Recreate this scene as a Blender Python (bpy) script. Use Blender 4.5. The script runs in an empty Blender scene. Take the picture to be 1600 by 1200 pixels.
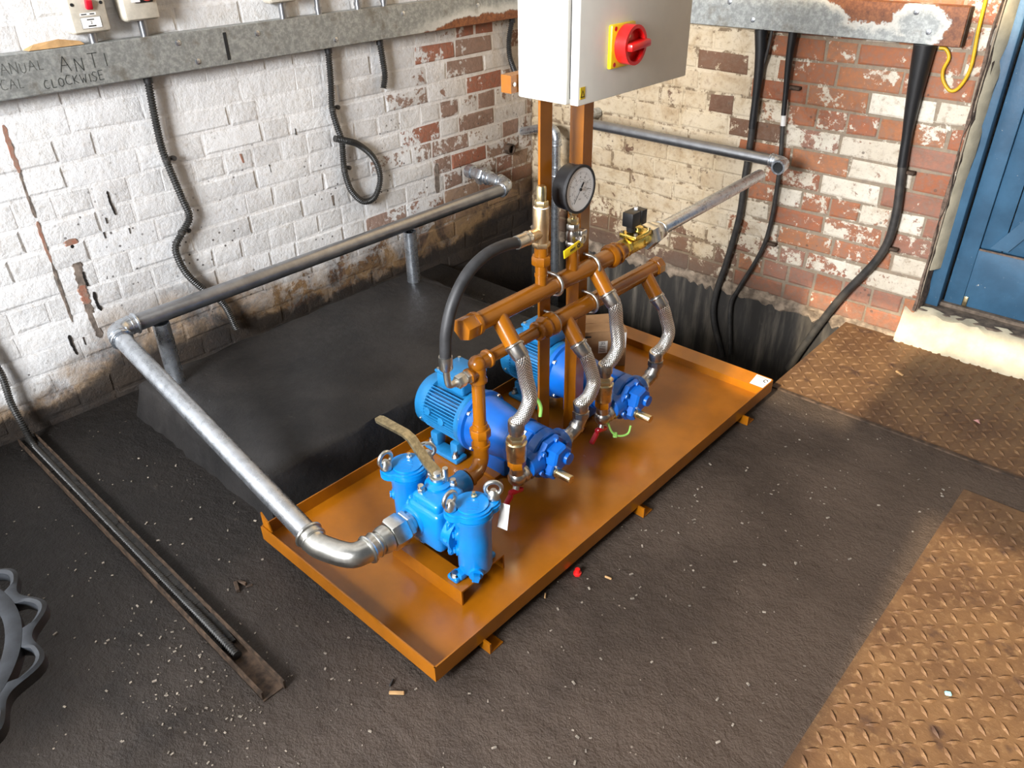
import bpy, bmesh, math, random
from mathutils import Vector, Matrix
random.seed(7)
sc = bpy.context.scene
COL = sc.collection

# ------------------------------------------------------------------ camera
cam_d = bpy.data.cameras.new('camera')
cam = bpy.data.objects.new('camera', cam_d)
COL.objects.link(cam)
cam_d.sensor_width = 36.0
cam_d.lens = 27.4208
cam_d.clip_start = 0.05
_r = Vector((0.738651, 0.673899, -0.015986)); _u = Vector((-0.346380, 0.399793, 0.848638)); _f = Vector((-0.578287, 0.621310, -0.528733))
cam.matrix_world = Matrix(((_r.x, _u.x, -_f.x, 2.736), (_r.y, _u.y, -_f.y, -3.131), (_r.z, _u.z, -_f.z, 1.55), (0, 0, 0, 1)))
sc.camera = cam
# ------------------------------------------------------------------ light
world = bpy.data.worlds.new('world'); sc.world = world; world.use_nodes = True
world.node_tree.nodes['Background'].inputs[0].default_value = (0.90, 0.94, 1.0, 1)
world.node_tree.nodes['Background'].inputs[1].default_value = 0.085

def light(name, kind, loc, aim, energy, color, **kw):
    d = bpy.data.lights.new(name, kind); d.energy = energy; d.color = color
    for k, v in kw.items(): setattr(d, k, v)
    o = bpy.data.objects.new(name, d); COL.objects.link(o); o.location = loc
    o.rotation_euler = Vector(aim).to_track_quat('-Z', 'Y').to_euler()
    return o
SUN_AZ = Vector((-0.08, 1.0)).normalized()
light('sun', 'SUN', (3, -5, 5), (SUN_AZ.x * .819, SUN_AZ.y * .819, -.574), 5.2, (1.0, .83, .57), angle=.010)
light('doorway_daylight', 'AREA', (1.75, -5.90, 2.1), (-.12, 1, -.28), 520, (.95, .97, 1.0), shape='RECTANGLE', size=1.5, size_y=1.5)
light('roof_light', 'AREA', (1.7, -2.0, 3.6), (-.12, .1, -1), 8, (1.0, .95, .88), shape='RECTANGLE', size=2.4, size_y=1.6)
vs = sc.view_settings
vs.view_transform = 'Standard'; vs.look = 'None'; vs.gamma = 1.0; vs.use_curve_mapping = False
vs.exposure = 0.56

# ------------------------------------------------------------------ materials
def new_mat(name):
    m = bpy.data.materials.new(name); m.use_nodes = True
    nt = m.node_tree; b = nt.nodes['Principled BSDF']
    return m, nt, b
def node(nt, t, **kw):
    n = nt.nodes.new(t)
    for k, v in kw.items(): setattr(n, k, v)
    return n
def math_n(nt, op, a, b=None, c=None, clamp=False):
    n = nt.nodes.new('ShaderNodeMath'); n.operation = op; n.use_clamp = clamp
    for i, v in enumerate((a, b, c)):
        if v is None: continue
        if isinstance(v, (int, float)): n.inputs[i].default_value = v
        else: nt.links.new(v, n.inputs[i])
    return n.outputs[0]
def mix_n(nt, fac, a, b, mode='MIX'):
    n = nt.nodes.new('ShaderNodeMix'); n.data_type = 'RGBA'; n.blend_type = mode; n.clamp_factor = True
    for idx, v in ((0, fac), (6, a), (7, b)):
        if isinstance(v, (int, float)): n.inputs[idx].default_value = v
        elif isinstance(v, tuple): n.inputs[idx].default_value = v if len(v) == 4 else v + (1,)
        else: nt.links.new(v, n.inputs[idx])
    return n.outputs[2]
def noise_n(nt, vec, scale, detail=4, rough=.6, dist=0):
    n = nt.nodes.new('ShaderNodeTexNoise'); n.inputs['Scale'].default_value = scale
    n.inputs['Detail'].default_value = detail; n.inputs['Roughness'].default_value = rough; n.inputs['Distortion'].default_value = dist
    if vec is not None: nt.links.new(vec, n.inputs['Vector'])
    return n.outputs['Fac']
def step_n(nt, v, lo, hi):
    n = nt.nodes.new('ShaderNodeMapRange'); n.interpolation_type = 'SMOOTHSTEP'
    nt.links.new(v, n.inputs[0])
    for i, q in ((1, lo), (2, hi)):
        if isinstance(q, (int, float)): n.inputs[i].default_value = q
        else: nt.links.new(q, n.inputs[i])
    n.inputs[3].default_value = 0; n.inputs[4].default_value = 1
    return n.outputs[0]
def pos_n(nt): return nt.nodes.new('ShaderNodeNewGeometry').outputs['Position']
def sep_n(nt, v):
    n = nt.nodes.new('ShaderNodeSeparateXYZ'); nt.links.new(v, n.inputs[0]); return n.outputs
def bump_n(nt, b, h, strength, dist=.01):
    n = nt.nodes.new('ShaderNodeBump'); n.inputs['Strength'].default_value = strength; n.inputs['Distance'].default_value = dist
    nt.links.new(h, n.inputs['Height']); nt.links.new(n.outputs[0], b.inputs['Normal'])
def simple(name, col, rough=.5, metal=0.0, var=.15, scale=30, bump=0.0, bscale=200, coat=0.0, col2=None, spec=None, rvar=.15):
    m, nt, b = new_mat(name)
    p = pos_n(nt); n = noise_n(nt, p, scale, 5)
    c2 = col2 or tuple(max(0, c * (1 - var * 2.2)) for c in col)
    nt.links.new(mix_n(nt, step_n(nt, n, .3, .72), c2, col), b.inputs['Base Color'])
    r = math_n(nt, 'MULTIPLY_ADD', n, rvar, rough - rvar * .5)
    nt.links.new(r, b.inputs['Roughness'])
    b.inputs['Metallic'].default_value = metal; b.inputs['Coat Weight'].default_value = coat; b.inputs['Coat Roughness'].default_value = .12
    if spec is not None: b.inputs['Specular IOR Level'].default_value = spec
    if bump: bump_n(nt, b, noise_n(nt, p, bscale, 3), bump, .003)
    return m
M = {}
M['orange'] = simple('orange_paint', (.335, .108, .003), .24, 0, .10, 9, .04, 60, .15)
M['blue'] = simple('bright_blue_paint', (.001, .200, .57), .30, 0, .06, 20, .10, 140, .1)
M['pump_blue'] = simple('pump_blue_paint', (.001, .115, .50), .33, 0, .06, 20, .08, 140, .1)
M['motor_blue'] = simple('motor_blue_paint', (.012, .175, .41), .40, 0, .10, 25, .04, 160, .2)
M['galv'] = simple('galvanised_steel', (.62, .66, .71), .28, .92, .13, 35, .02, 180)
M['galv_dark'] = simple('dark_tube_steel', (.36, .37, .39), .32, .9, .12, 18, .02, 180)
M['zinc'] = simple('zinc_plated_steel', (.70, .70, .66), .32, 1.0, .12, 40)
M['cast_zinc'] = simple('yellow_zinc_casting', (.60, .52, .33), .42, 1.0, .2, 90, .3, 240)
M['steel'] = simple('stainless_steel', (.60, .57, .53), .30, 1.0, .15, 40, .03, 200)
M['brass'] = simple('brass', (.76, .64, .38), .30, 1.0, .10, 50)
M['bronze'] = simple('bronze', (.74, .54, .32), .40, 1.0, .08, 50, .05, 200)
M['gold_brass'] = simple('bright_brass', (.80, .58, .13), .28, 1.0, .08, 50, .06, 200)
M['rubber'] = simple('black_rubber', (.028, .028, .030), .55, 0, .2, 40, .1, 300)
M['conduit'] = simple('black_conduit', (.030, .029, .027), .38, 0, .2, 60)
M['cable'] = simple('black_cable', (.018, .018, .018), .50, 0, .2, 25, .05, 120, col2=(.05, .045, .04))
M['yellow'] = simple('yellow_plastic', (.85, .60, .01), .40, 0, .05, 40)
M['yellow_cable'] = simple('yellow_cable', (.75, .44, .01), .45, 0, .12, 30)
M['red'] = simple('red_plastic', (.75, .012, .012), .35, 0, .05, 40, coat=.2)
M['red_lever'] = simple('red_lever', (.62, .010, .030), .35, 0, .05, 40, coat=.2)
M['panel'] = simple('panel_paint', (.74, .72, .65), .45, 0, .02, 20, .03, 400)
M['ivory'] = simple('aged_ivory_plastic', (.56, .51, .42), .45, 0, .12, 25, .04, 150)
M['black'] = simple('black_plastic', (.012, .012, .013), .42, 0, .1, 40)
M['white'] = simple('white_paper', (.80, .79, .76), .6, 0, .03, 40)
M['dial'] = simple('dial_white', (.92, .93, .94), .4, 0, .02, 40)
M['ink'] = simple('ink', (.015, .015, .015), .7, 0, .1, 60)
M['pencil'] = simple('faded_marker', (.05, .055, .05), .7, 0, .3, 200)
M['pencil2'] = simple('faint_marker', (.13, .135, .125), .7, 0, .3, 200)
M['card'] = simple('cardboard', (.33, .185, .085), .8, 0, .10, 30, .04, 200)
M['card2'] = simple('torn_cardboard', (.50, .30, .13), .8, 0, .12, 40)
M['green'] = simple('green_strap', (.30, .62, .12), .5, 0, .08, 40)
M['wheel'] = simple('grey_cast_iron', (.024, .027, .032), .50, 0, spec=.25, var=.2, scale=40, bump=.05, bscale=120)
M['rust_steel'] = simple('rusty_steel', (.105, .066, .042), .7, .3, .35, 45, .2, 150)
M['sill'] = simple('weathered_sill', (.20, .15, .11), .85, 0, .3, 30, .4, 60)
M['wood'] = simple('rotten_wood', (.22, .15, .11), .9, 0, .3, 60, .5, 90)
M['cream'] = simple('cream_plaster', (.52, .46, .33), .85, 0, .12, 18, .35, 45)
M['rear'] = simple('whitewashed_wall', (.55, .53, .49), .9, 0, .1, 6, .2, 30)
M['gap'] = simple('dark_gap', (.01, .01, .01), .8)

def braid():
    m, nt, b = new_mat('stainless_braid')
    uv = nt.nodes.new('ShaderNodeUVMap').outputs[0]
    s = sep_n(nt, uv)
    # u runs 0..1 round the hose, v is metres along it
    a = math_n(nt, 'MULTIPLY', s[0], 18.0)
    c = math_n(nt, 'MULTIPLY', s[1], 115.0)
    w1 = math_n(nt, 'SINE', math_n(nt, 'MULTIPLY', math_n(nt, 'ADD', a, c), 6.2832))
    w2 = math_n(nt, 'SINE', math_n(nt, 'MULTIPLY', math_n(nt, 'SUBTRACT', a, c), 6.2832))
    h = math_n(nt, 'MAXIMUM', w1, w2)
    t = step_n(nt, h, -.1, .55)
    nt.links.new(mix_n(nt, t, (.14, .125, .115), (.90, .87, .82)), b.inputs['Base Color'])
    b.inputs['Metallic'].default_value = 1; b.inputs['Roughness'].default_value = .36
    bump_n(nt, b, h, .5, .0015)
    return m
M['braid'] = braid()

def floor_mat():
    m, nt, b = new_mat('oily_dark_concrete'); p = pos_n(nt); s = sep_n(nt, p)
    n1 = noise_n(nt, p, 2.2, 6, .65); n2 = noise_n(nt, p, 24, 6, .7); n3 = noise_n(nt, p, 140, 3)
    base = mix_n(nt, step_n(nt, n1, .35, .68), (.022, .017, .014), (.078, .060, .048))
    warm = step_n(nt, math_n(nt, 'ADD', s[0], math_n(nt, 'MULTIPLY', n1, .8)), 1.7, 3.0)
    base = mix_n(nt, math_n(nt, 'MULTIPLY', warm, .7), base, (.078, .053, .038))
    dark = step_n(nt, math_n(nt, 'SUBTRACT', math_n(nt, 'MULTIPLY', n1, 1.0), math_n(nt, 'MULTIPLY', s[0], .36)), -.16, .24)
    base = mix_n(nt, math_n(nt, 'MULTIPLY', dark, .9), base, (.0065, .0055, .005))  # darker towards the left wall: black oil plus shade put into the colour
    base = mix_n(nt, math_n(nt, 'MULTIPLY', step_n(nt, n2, .62, .80), .7), base, (.11, .09, .07))
    v = nt.nodes.new('ShaderNodeTexVoronoi'); v.inputs['Scale'].default_value = 42; nt.links.new(p, v.inputs['Vector'])
    fleck = math_n(nt, 'MULTIPLY', math_n(nt, 'LESS_THAN', v.outputs['Distance'], .10), step_n(nt, noise_n(nt, p, 7, 3), .56, .66))
    base = mix_n(nt, math_n(nt, 'MULTIPLY', fleck, .75), base, (.40, .34, .27))
    nt.links.new(base, b.inputs['Base Color'])
    nt.links.new(math_n(nt, 'MULTIPLY_ADD', n2, .45, .36), b.inputs['Roughness']); b.inputs['Specular IOR Level'].default_value = .28
    h = math_n(nt, 'ADD', math_n(nt, 'MULTIPLY', n2, 1.0), math_n(nt, 'MULTIPLY', n3, .25))
    bump_n(nt, b, h, .8, .013)
    return m
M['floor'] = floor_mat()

def plinth_mat():
    m, nt, b = new_mat('black_plinth_coating'); p = pos_n(nt)
    n1 = noise_n(nt, p, 4, 5); n2 = noise_n(nt, p, 30, 5, .7)
    base = mix_n(nt, step_n(nt, n1, .3, .7), (.012, .0115, .0115), (.024, .022, .021))
    base = mix_n(nt, step_n(nt, n2, .66, .8), base, (.10, .09, .08))
    nt.links.new(base, b.inputs['Base Color'])
    nt.links.new(math_n(nt, 'MULTIPLY_ADD', n2, .5, .28), b.inputs['Roughness']); b.inputs['Specular IOR Level'].default_value = .20
    bump_n(nt, b, n2, .45, .008)
    return m
M['plinth'] = plinth_mat()

def plate_mat():
    m, nt, b = new_mat('rusty_tread_plate'); p = pos_n(nt)
    n1 = noise_n(nt, p, 5, 6, .65); n2 = noise_n(nt, p, 60, 5, .7)
    base = mix_n(nt, step_n(nt, n1, .3, .7), (.088, .043, .020), (.155, .083, .036))
    base = mix_n(nt, step_n(nt, n2, .5, .75), base, (.21, .125, .060))
    base = mix_n(nt, step_n(nt, noise_n(nt, p, 11, 4), .58, .72), base, (.058, .029, .018))
    nt.links.new(base, b.inputs['Base Color'])
    nt.links.new(math_n(nt, 'MULTIPLY_ADD', n2, .4, .42), b.inputs['Roughness'])
    b.inputs['Metallic'].default_value = .15
    bump_n(nt, b, n2, .5, .004)
    return m
M['plate'] = plate_mat()

def wall_mat(name, side, brick):
    """paint over brick: paint survives where the noise allows; object alpha shifts the cover of one brick"""
    m, nt, b = new_mat(name); p = pos_n(nt); s = sep_n(nt, p)
    oi = nt.nodes.new('ShaderNodeObjectInfo')
    nA = noise_n(nt, p, 9, 6, .68, .4); nB = noise_n(nt, p, 45, 5, .7); nC = noise_n(nt, p, 2.5, 4)
    if side == 'left':
        paint = mix_n(nt, step_n(nt, nC, .3, .7), (.62, .62, .625), (.74, .74, .735)) if brick else mix_n(nt, step_n(nt, nC, .3, .7), (.66, .655, .65), (.76, .755, .75))
        paint = mix_n(nt, step_n(nt, nB, .58, .75), paint, (.52, .50, .47))
        bare = (.40, .31, .235)
        along = s[1]
        # bare towards the damp corner (y -> 0) and towards the floor
        wear = math_n(nt, 'MULTIPLY', step_n(nt, along, -1.05, -.10), .34 if brick else .20)
        lowz = step_n(nt, s[2], math_n(nt, 'MULTIPLY_ADD', along, .16, .62), math_n(nt, 'MULTIPLY_ADD', along, .08, .20))
        wear = math_n(nt, 'ADD', wear, math_n(nt, 'MULTIPLY', lowz, .55))
    else:
        paint = mix_n(nt, step_n(nt, nC, .3, .7), (.62, .56, .45), (.74, .69, .59))
        paint = mix_n(nt, step_n(nt, nB, .52, .72), paint, (.42, .35, .26))
        bare = (.30, .235, .165)
        along = s[0]
        wear = math_n(nt, 'MULTIPLY', step_n(nt, along, 1.6, .2), .10)
        lowz = step_n(nt, s[2], .30, .02)
        if not brick: wear = math_n(nt, 'ADD', wear, math_n(nt, 'MULTIPLY', step_n(nt, along, 1.15, 1.5), .30))
        wear = math_n(nt, 'ADD', wear, math_n(nt, 'MULTIPLY', lowz, .42))
    if brick:
        under = mix_n(nt, step_n(nt, nB, .35, .7), oi.outputs['Color'], mix_n(nt, .55, oi.outputs['Color'], (.12, .06, .04)))
        cover = oi.outputs['Alpha']
    else:
        under = mix_n(nt, step_n(nt, nB, .4, .7), bare, tuple(c * .6 for c in bare))
        cover = 1.05 if side == 'left' else .62
    # paint where noise < threshold
    thr = math_n(nt, 'SUBTRACT', cover, wear)
    mixn = math_n(nt, 'MULTIPLY_ADD', nB, .40, math_n(nt, 'MULTIPLY', nA, .70))
    mixn = math_n(nt, 'MULTIPLY_ADD', math_n(nt, 'SUBTRACT', mixn, .55), 2.1, .5)
    pm = step_n(nt, math_n(nt, 'SUBTRACT', thr, mixn), -.05, .06)
    c = mix_n(nt, pm, under, paint)
    if brick:
        c = mix_n(nt, math_n(nt, 'MULTIPLY', oi.outputs['Random'], .22 if side == 'left' else .35), c, mix_n(nt, 1.0, c, (.62, .58, .54) if side == 'left' else (.66, .56, .46), 'MULTIPLY'))
    nD = noise_n(nt, p, 130, 3, .7)
    c = mix_n(nt, math_n(nt, 'MULTIPLY', step_n(nt, nD, .56, .74), .45 if side == 'right' else .25), c, (.22, .16, .11))
    nE = noise_n(nt, p, 6.5, 5, .7, .6)
    c = mix_n(nt, math_n(nt, 'MULTIPLY', step_n(nt, nE, .50, .72), .55 if side == 'right' else .22), c, mix_n(nt, 1.0, c, (.60, .50, .38), 'MULTIPLY'))
    # thin limewash haze keeps flaked brick from looking new
    c = mix_n(nt, math_n(nt, 'MULTIPLY', step_n(nt, nB, .40, .75), .5), c, mix_n(nt, .5, c, (.45, .38, .31)))
    tint = math_n(nt, 'MULTIPLY', step_n(nt, along, -1.0, -.15) if side == 'left' else step_n(nt, along, 1.55, 1.0), math_n(nt, 'MULTIPLY_ADD', nE, .9, .35), clamp=True)
    c = mix_n(nt, tint, c, mix_n(nt, 1.0, c, (.70, .58, .45) if side == 'left' else (.70, .585, .43), 'MULTIPLY'))
    # damp stain and bitumen at the foot of the wall
    if side == 'left':
        hump = math_n(nt, 'MULTIPLY', step_n(nt, along, -2.55, -2.25), step_n(nt, along, -1.55, -1.95))
        top = math_n(nt, 'MULTIPLY_ADD', hump, .20, math_n(nt, 'MULTIPLY_ADD', along, .09, .43))
        hgt = math_n(nt, 'MULTIPLY_ADD', nA, .30, -.15)
        zz = math_n(nt, 'SUBTRACT', s[2], hgt)
        damp = step_n(nt, zz, top, math_n(nt, 'MULTIPLY', top, .35))
        dc = mix_n(nt, step_n(nt, nE, .38, .62), mix_n(nt, step_n(nt, nB, .4, .65), (.025, .018, .013), (.105, .058, .032)), (.24, .145, .062))
        c = mix_n(nt, math_n(nt, 'MULTIPLY', damp, .90), c, dc)
        tar = step_n(nt, math_n(nt, 'SUBTRACT', s[2], math_n(nt, 'MULTIPLY_ADD', nA, .16, -.08)), math_n(nt, 'MULTIPLY_ADD', hump, .17, math_n(nt, 'MULTIPLY_ADD', step_n(nt, along, -.75, -.10), .20, .125)), .03)
        tar = step_n(nt, tar, .3, .8)
        c = mix_n(nt, math_n(nt, 'MULTIPLY', tar, .92), c, (.018, .014, .012))
        v = nt.nodes.new('ShaderNodeTexVoronoi'); v.inputs['Scale'].default_value = 30; nt.links.new(p, v.inputs['Vector'])
        dots = math_n(nt, 'MULTIPLY', math_n(nt, 'LESS_THAN', v.outputs['Distance'], .13), step_n(nt, noise_n(nt, p, 3.5, 3), .42, .56))
        dots = math_n(nt, 'MULTIPLY', dots, step_n(nt, s[2], 1.0, .6))
        c = mix_n(nt, math_n(nt, 'MULTIPLY', dots, .85), c, (.05, .04, .035))
    else:
        damp = step_n(nt, math_n(nt, 'SUBTRACT', s[2], math_n(nt, 'MULTIPLY_ADD', nA, .22, -.11)), .16, -.02)
        c = mix_n(nt, math_n(nt, 'MULTIPLY', damp, .72), c, (.10, .07, .05))
        v = nt.nodes.new('ShaderNodeTexVoronoi'); v.inputs['Scale'].default_value = 26; nt.links.new(p, v.inputs['Vector'])
        dots = math_n(nt, 'MULTIPLY', math_n(nt, 'LESS_THAN', v.outputs['Distance'], .16), step_n(nt, noise_n(nt, p, 4.5, 3), .52, .62))
        c = mix_n(nt, math_n(nt, 'MULTIPLY', dots, .7), c, (.09, .06, .045))
    nt.links.new(c, b.inputs['Base Color'])
    b.inputs['Roughness'].default_value = .82
    h = math_n(nt, 'ADD', math_n(nt, 'MULTIPLY', pm, .5), math_n(nt, 'MULTIPLY', mixn, 1.2))
    h = math_n(nt, 'ADD', h, math_n(nt, 'MULTIPLY', noise_n(nt, p, 16, 3), 1.0))
    bump_n(nt, b, h, .5, .006)
    return m
M['brick_l'] = wall_mat('painted_brick_left', 'left', True)
M['mortar_l'] = wall_mat('painted_mortar_left', 'left', False)
M['brick_r'] = wall_mat('flaking_brick_right', 'right', True)
M['mortar_r'] = wall_mat('flaking_mortar_right', 'right', False)

def pit_mat():
    m, nt, b = new_mat('tarred_pit_wall'); p = pos_n(nt); mp = nt.nodes.new('ShaderNodeMapping'); nt.links.new(p, mp.inputs[0])
    mp.inputs['Scale'].default_value = (14, 14, 1.6)
    n1 = noise_n(nt, mp.outputs[0], 1, 5, .65); n2 = noise_n(nt, p, 20, 5)
    c = mix_n(nt, step_n(nt, n1, .46, .78), (.020, .017, .014), (.13, .11, .085))
    c = mix_n(nt, step_n(nt, n2, .6, .8), c, (.06, .05, .04))
    nt.links.new(c, b.inputs['Base Color']); b.inputs['Roughness'].default_value = .7
    bump_n(nt, b, n2, .4, .006)
    return m
M['pit'] = pit_mat()

def trunk_mat(name, side):
    m, nt, b = new_mat(name); p = pos_n(nt); s = sep_n(nt, p)
    n1 = noise_n(nt, p, 11, 6, .65); n2 = noise_n(nt, p, 70, 4, .7)
    g = mix_n(nt, step_n(nt, n2, .35, .7), (.25, .26, .25), (.42, .43, .41))
    g = mix_n(nt, step_n(nt, n1, .52, .72), g, (.20, .185, .155))
    rustc = mix_n(nt, step_n(nt, n2, .3, .7), (.12, .035, .012), (.27, .095, .030))
    wob = math_n(nt, 'MULTIPLY_ADD', n1, .24, -.12)
    wob2 = math_n(nt, 'MULTIPLY_ADD', n2, .05, -.025)
    if side == 'left':
        lim = math_n(nt, 'MULTIPLY_ADD', step_n(nt, s[1], -.95, -.45), .055, 1.055)
        d = math_n(nt, 'SUBTRACT', lim, math_n(nt, 'ADD', s[2], math_n(nt, 'MULTIPLY', wob, .35)))
        rust = math_n(nt, 'MULTIPLY', step_n(nt, d, -.004, .006), step_n(nt, s[1], -1.0, -.85))
        salt = math_n(nt, 'MULTIPLY', math_n(nt, 'MULTIPLY', step_n(nt, d, -.05, -.008), math_n(nt, 'SUBTRACT', 1.0, rust)), step_n(nt, s[1], -.95, -.55))
    else:
        # bright island of zinc left round two screws, rust about it
        dx = math_n(nt, 'SUBTRACT', s[0], 1.80); dz = math_n(nt, 'SUBTRACT', s[2], 1.155)
        r = math_n(nt, 'SQRT', math_n(nt, 'ADD', math_n(nt, 'MULTIPLY', dx, dx), math_n(nt, 'MULTIPLY', math_n(nt, 'MULTIPLY', dz, dz), 1.6)))
        isl = math_n(nt, 'SUBTRACT', math_n(nt, 'ADD', r, math_n(nt, 'MULTIPLY', wob, .25)), .085)
        low = math_n(nt, 'SUBTRACT', math_n(nt, 'ADD', s[2], math_n(nt, 'MULTIPLY', wob, .4)), math_n(nt, 'MULTIPLY_ADD', step_n(nt, s[0], 1.40, 1.62), -.085, 1.235))
        low = math_n(nt, 'MAXIMUM', low, math_n(nt, 'SUBTRACT', s[0], 1.86))
        d = math_n(nt, 'MINIMUM', isl, low)
        d = math_n(nt, 'ADD', d, wob2)
        rust = step_n(nt, d, .0, .01)
        salt = math_n(nt, 'MULTIPLY', step_n(nt, d, -.035, -.004), math_n(nt, 'SUBTRACT', 1.0, rust))
        salt = math_n(nt, 'MULTIPLY', salt, step_n(nt, s[0], 1.3, 1.5))
    c = mix_n(nt, math_n(nt, 'MULTIPLY', salt, .75), g, (.62, .59, .52))
    c = mix_n(nt, rust, c, rustc)
    nt.links.new(c, b.inputs['Base Color'])
    nt.links.new(math_n(nt, 'MULTIPLY', math_n(nt, 'SUBTRACT', 1.0, math_n(nt, 'MAXIMUM', rust, salt)), .55), b.inputs['Metallic'])
    b.inputs['Roughness'].default_value = .55
    bump_n(nt, b, n2, .15, .003)
    return m
M['trunk_l'] = trunk_mat('zinc_trunking_left', 'left')
M['trunk_r'] = trunk_mat('zinc_trunking_right', 'right')

def door_mat():
    m, nt, b = new_mat('old_blue_door_paint'); p = pos_n(nt)
    n1 = noise_n(nt, p, 7, 5); n2 = noise_n(nt, p, 50, 5, .75)
    c = mix_n(nt, step_n(nt, n1, .3, .7), (.030, .085, .150), (.045, .125, .215))
    c = mix_n(nt, step_n(nt, n2, .655, .73), c, (.50, .50, .47))
    nt.links.new(c, b.inputs['Base Color']); b.inputs['Roughness'].default_value = .42
    bump_n(nt, b, n2, .25, .003)
    return m
M['door'] = door_mat()

# ------------------------------------------------------------------ mesh helpers
ORIG = {}
def V(*a): return Vector(a if len(a) > 1 else a[0])
def frame(axis):
    w = V(axis).normalized()
    a = Vector((0, 0, 1)) if abs(w.z) < .95 else Vector((1, 0, 0))
    u = a.cross(w).normalized(); v = w.cross(u)
    return u, v, w
def catmull(pts, n=8):
    P = [V(p) for p in pts]
    if len(P) < 3: return P
    P = [P[0] * 2 - P[1]] + P + [P[-1] * 2 - P[-2]]
    out = []
    for i in range(1, len(P) - 2):
        for k in range(n):
            t = k / n; a, b, c, d = P[i-1], P[i], P[i+1], P[i+2]
            out.append(.5 * ((2*b) + (c-a)*t + (2*a-5*b+4*c-d)*t*t + (3*b-a-3*c+d)*t**3))
    out.append(P[-2]); return out
def arc(c, a, b, R, a0, a1, n=10):
    """points c + R(cos a + sin b)"""
    return [V(c) + V(a) * R * math.cos(t) + V(b) * R * math.sin(t) for t in [a0 + (a1 - a0) * i / n for i in range(n + 1)]]

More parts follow.
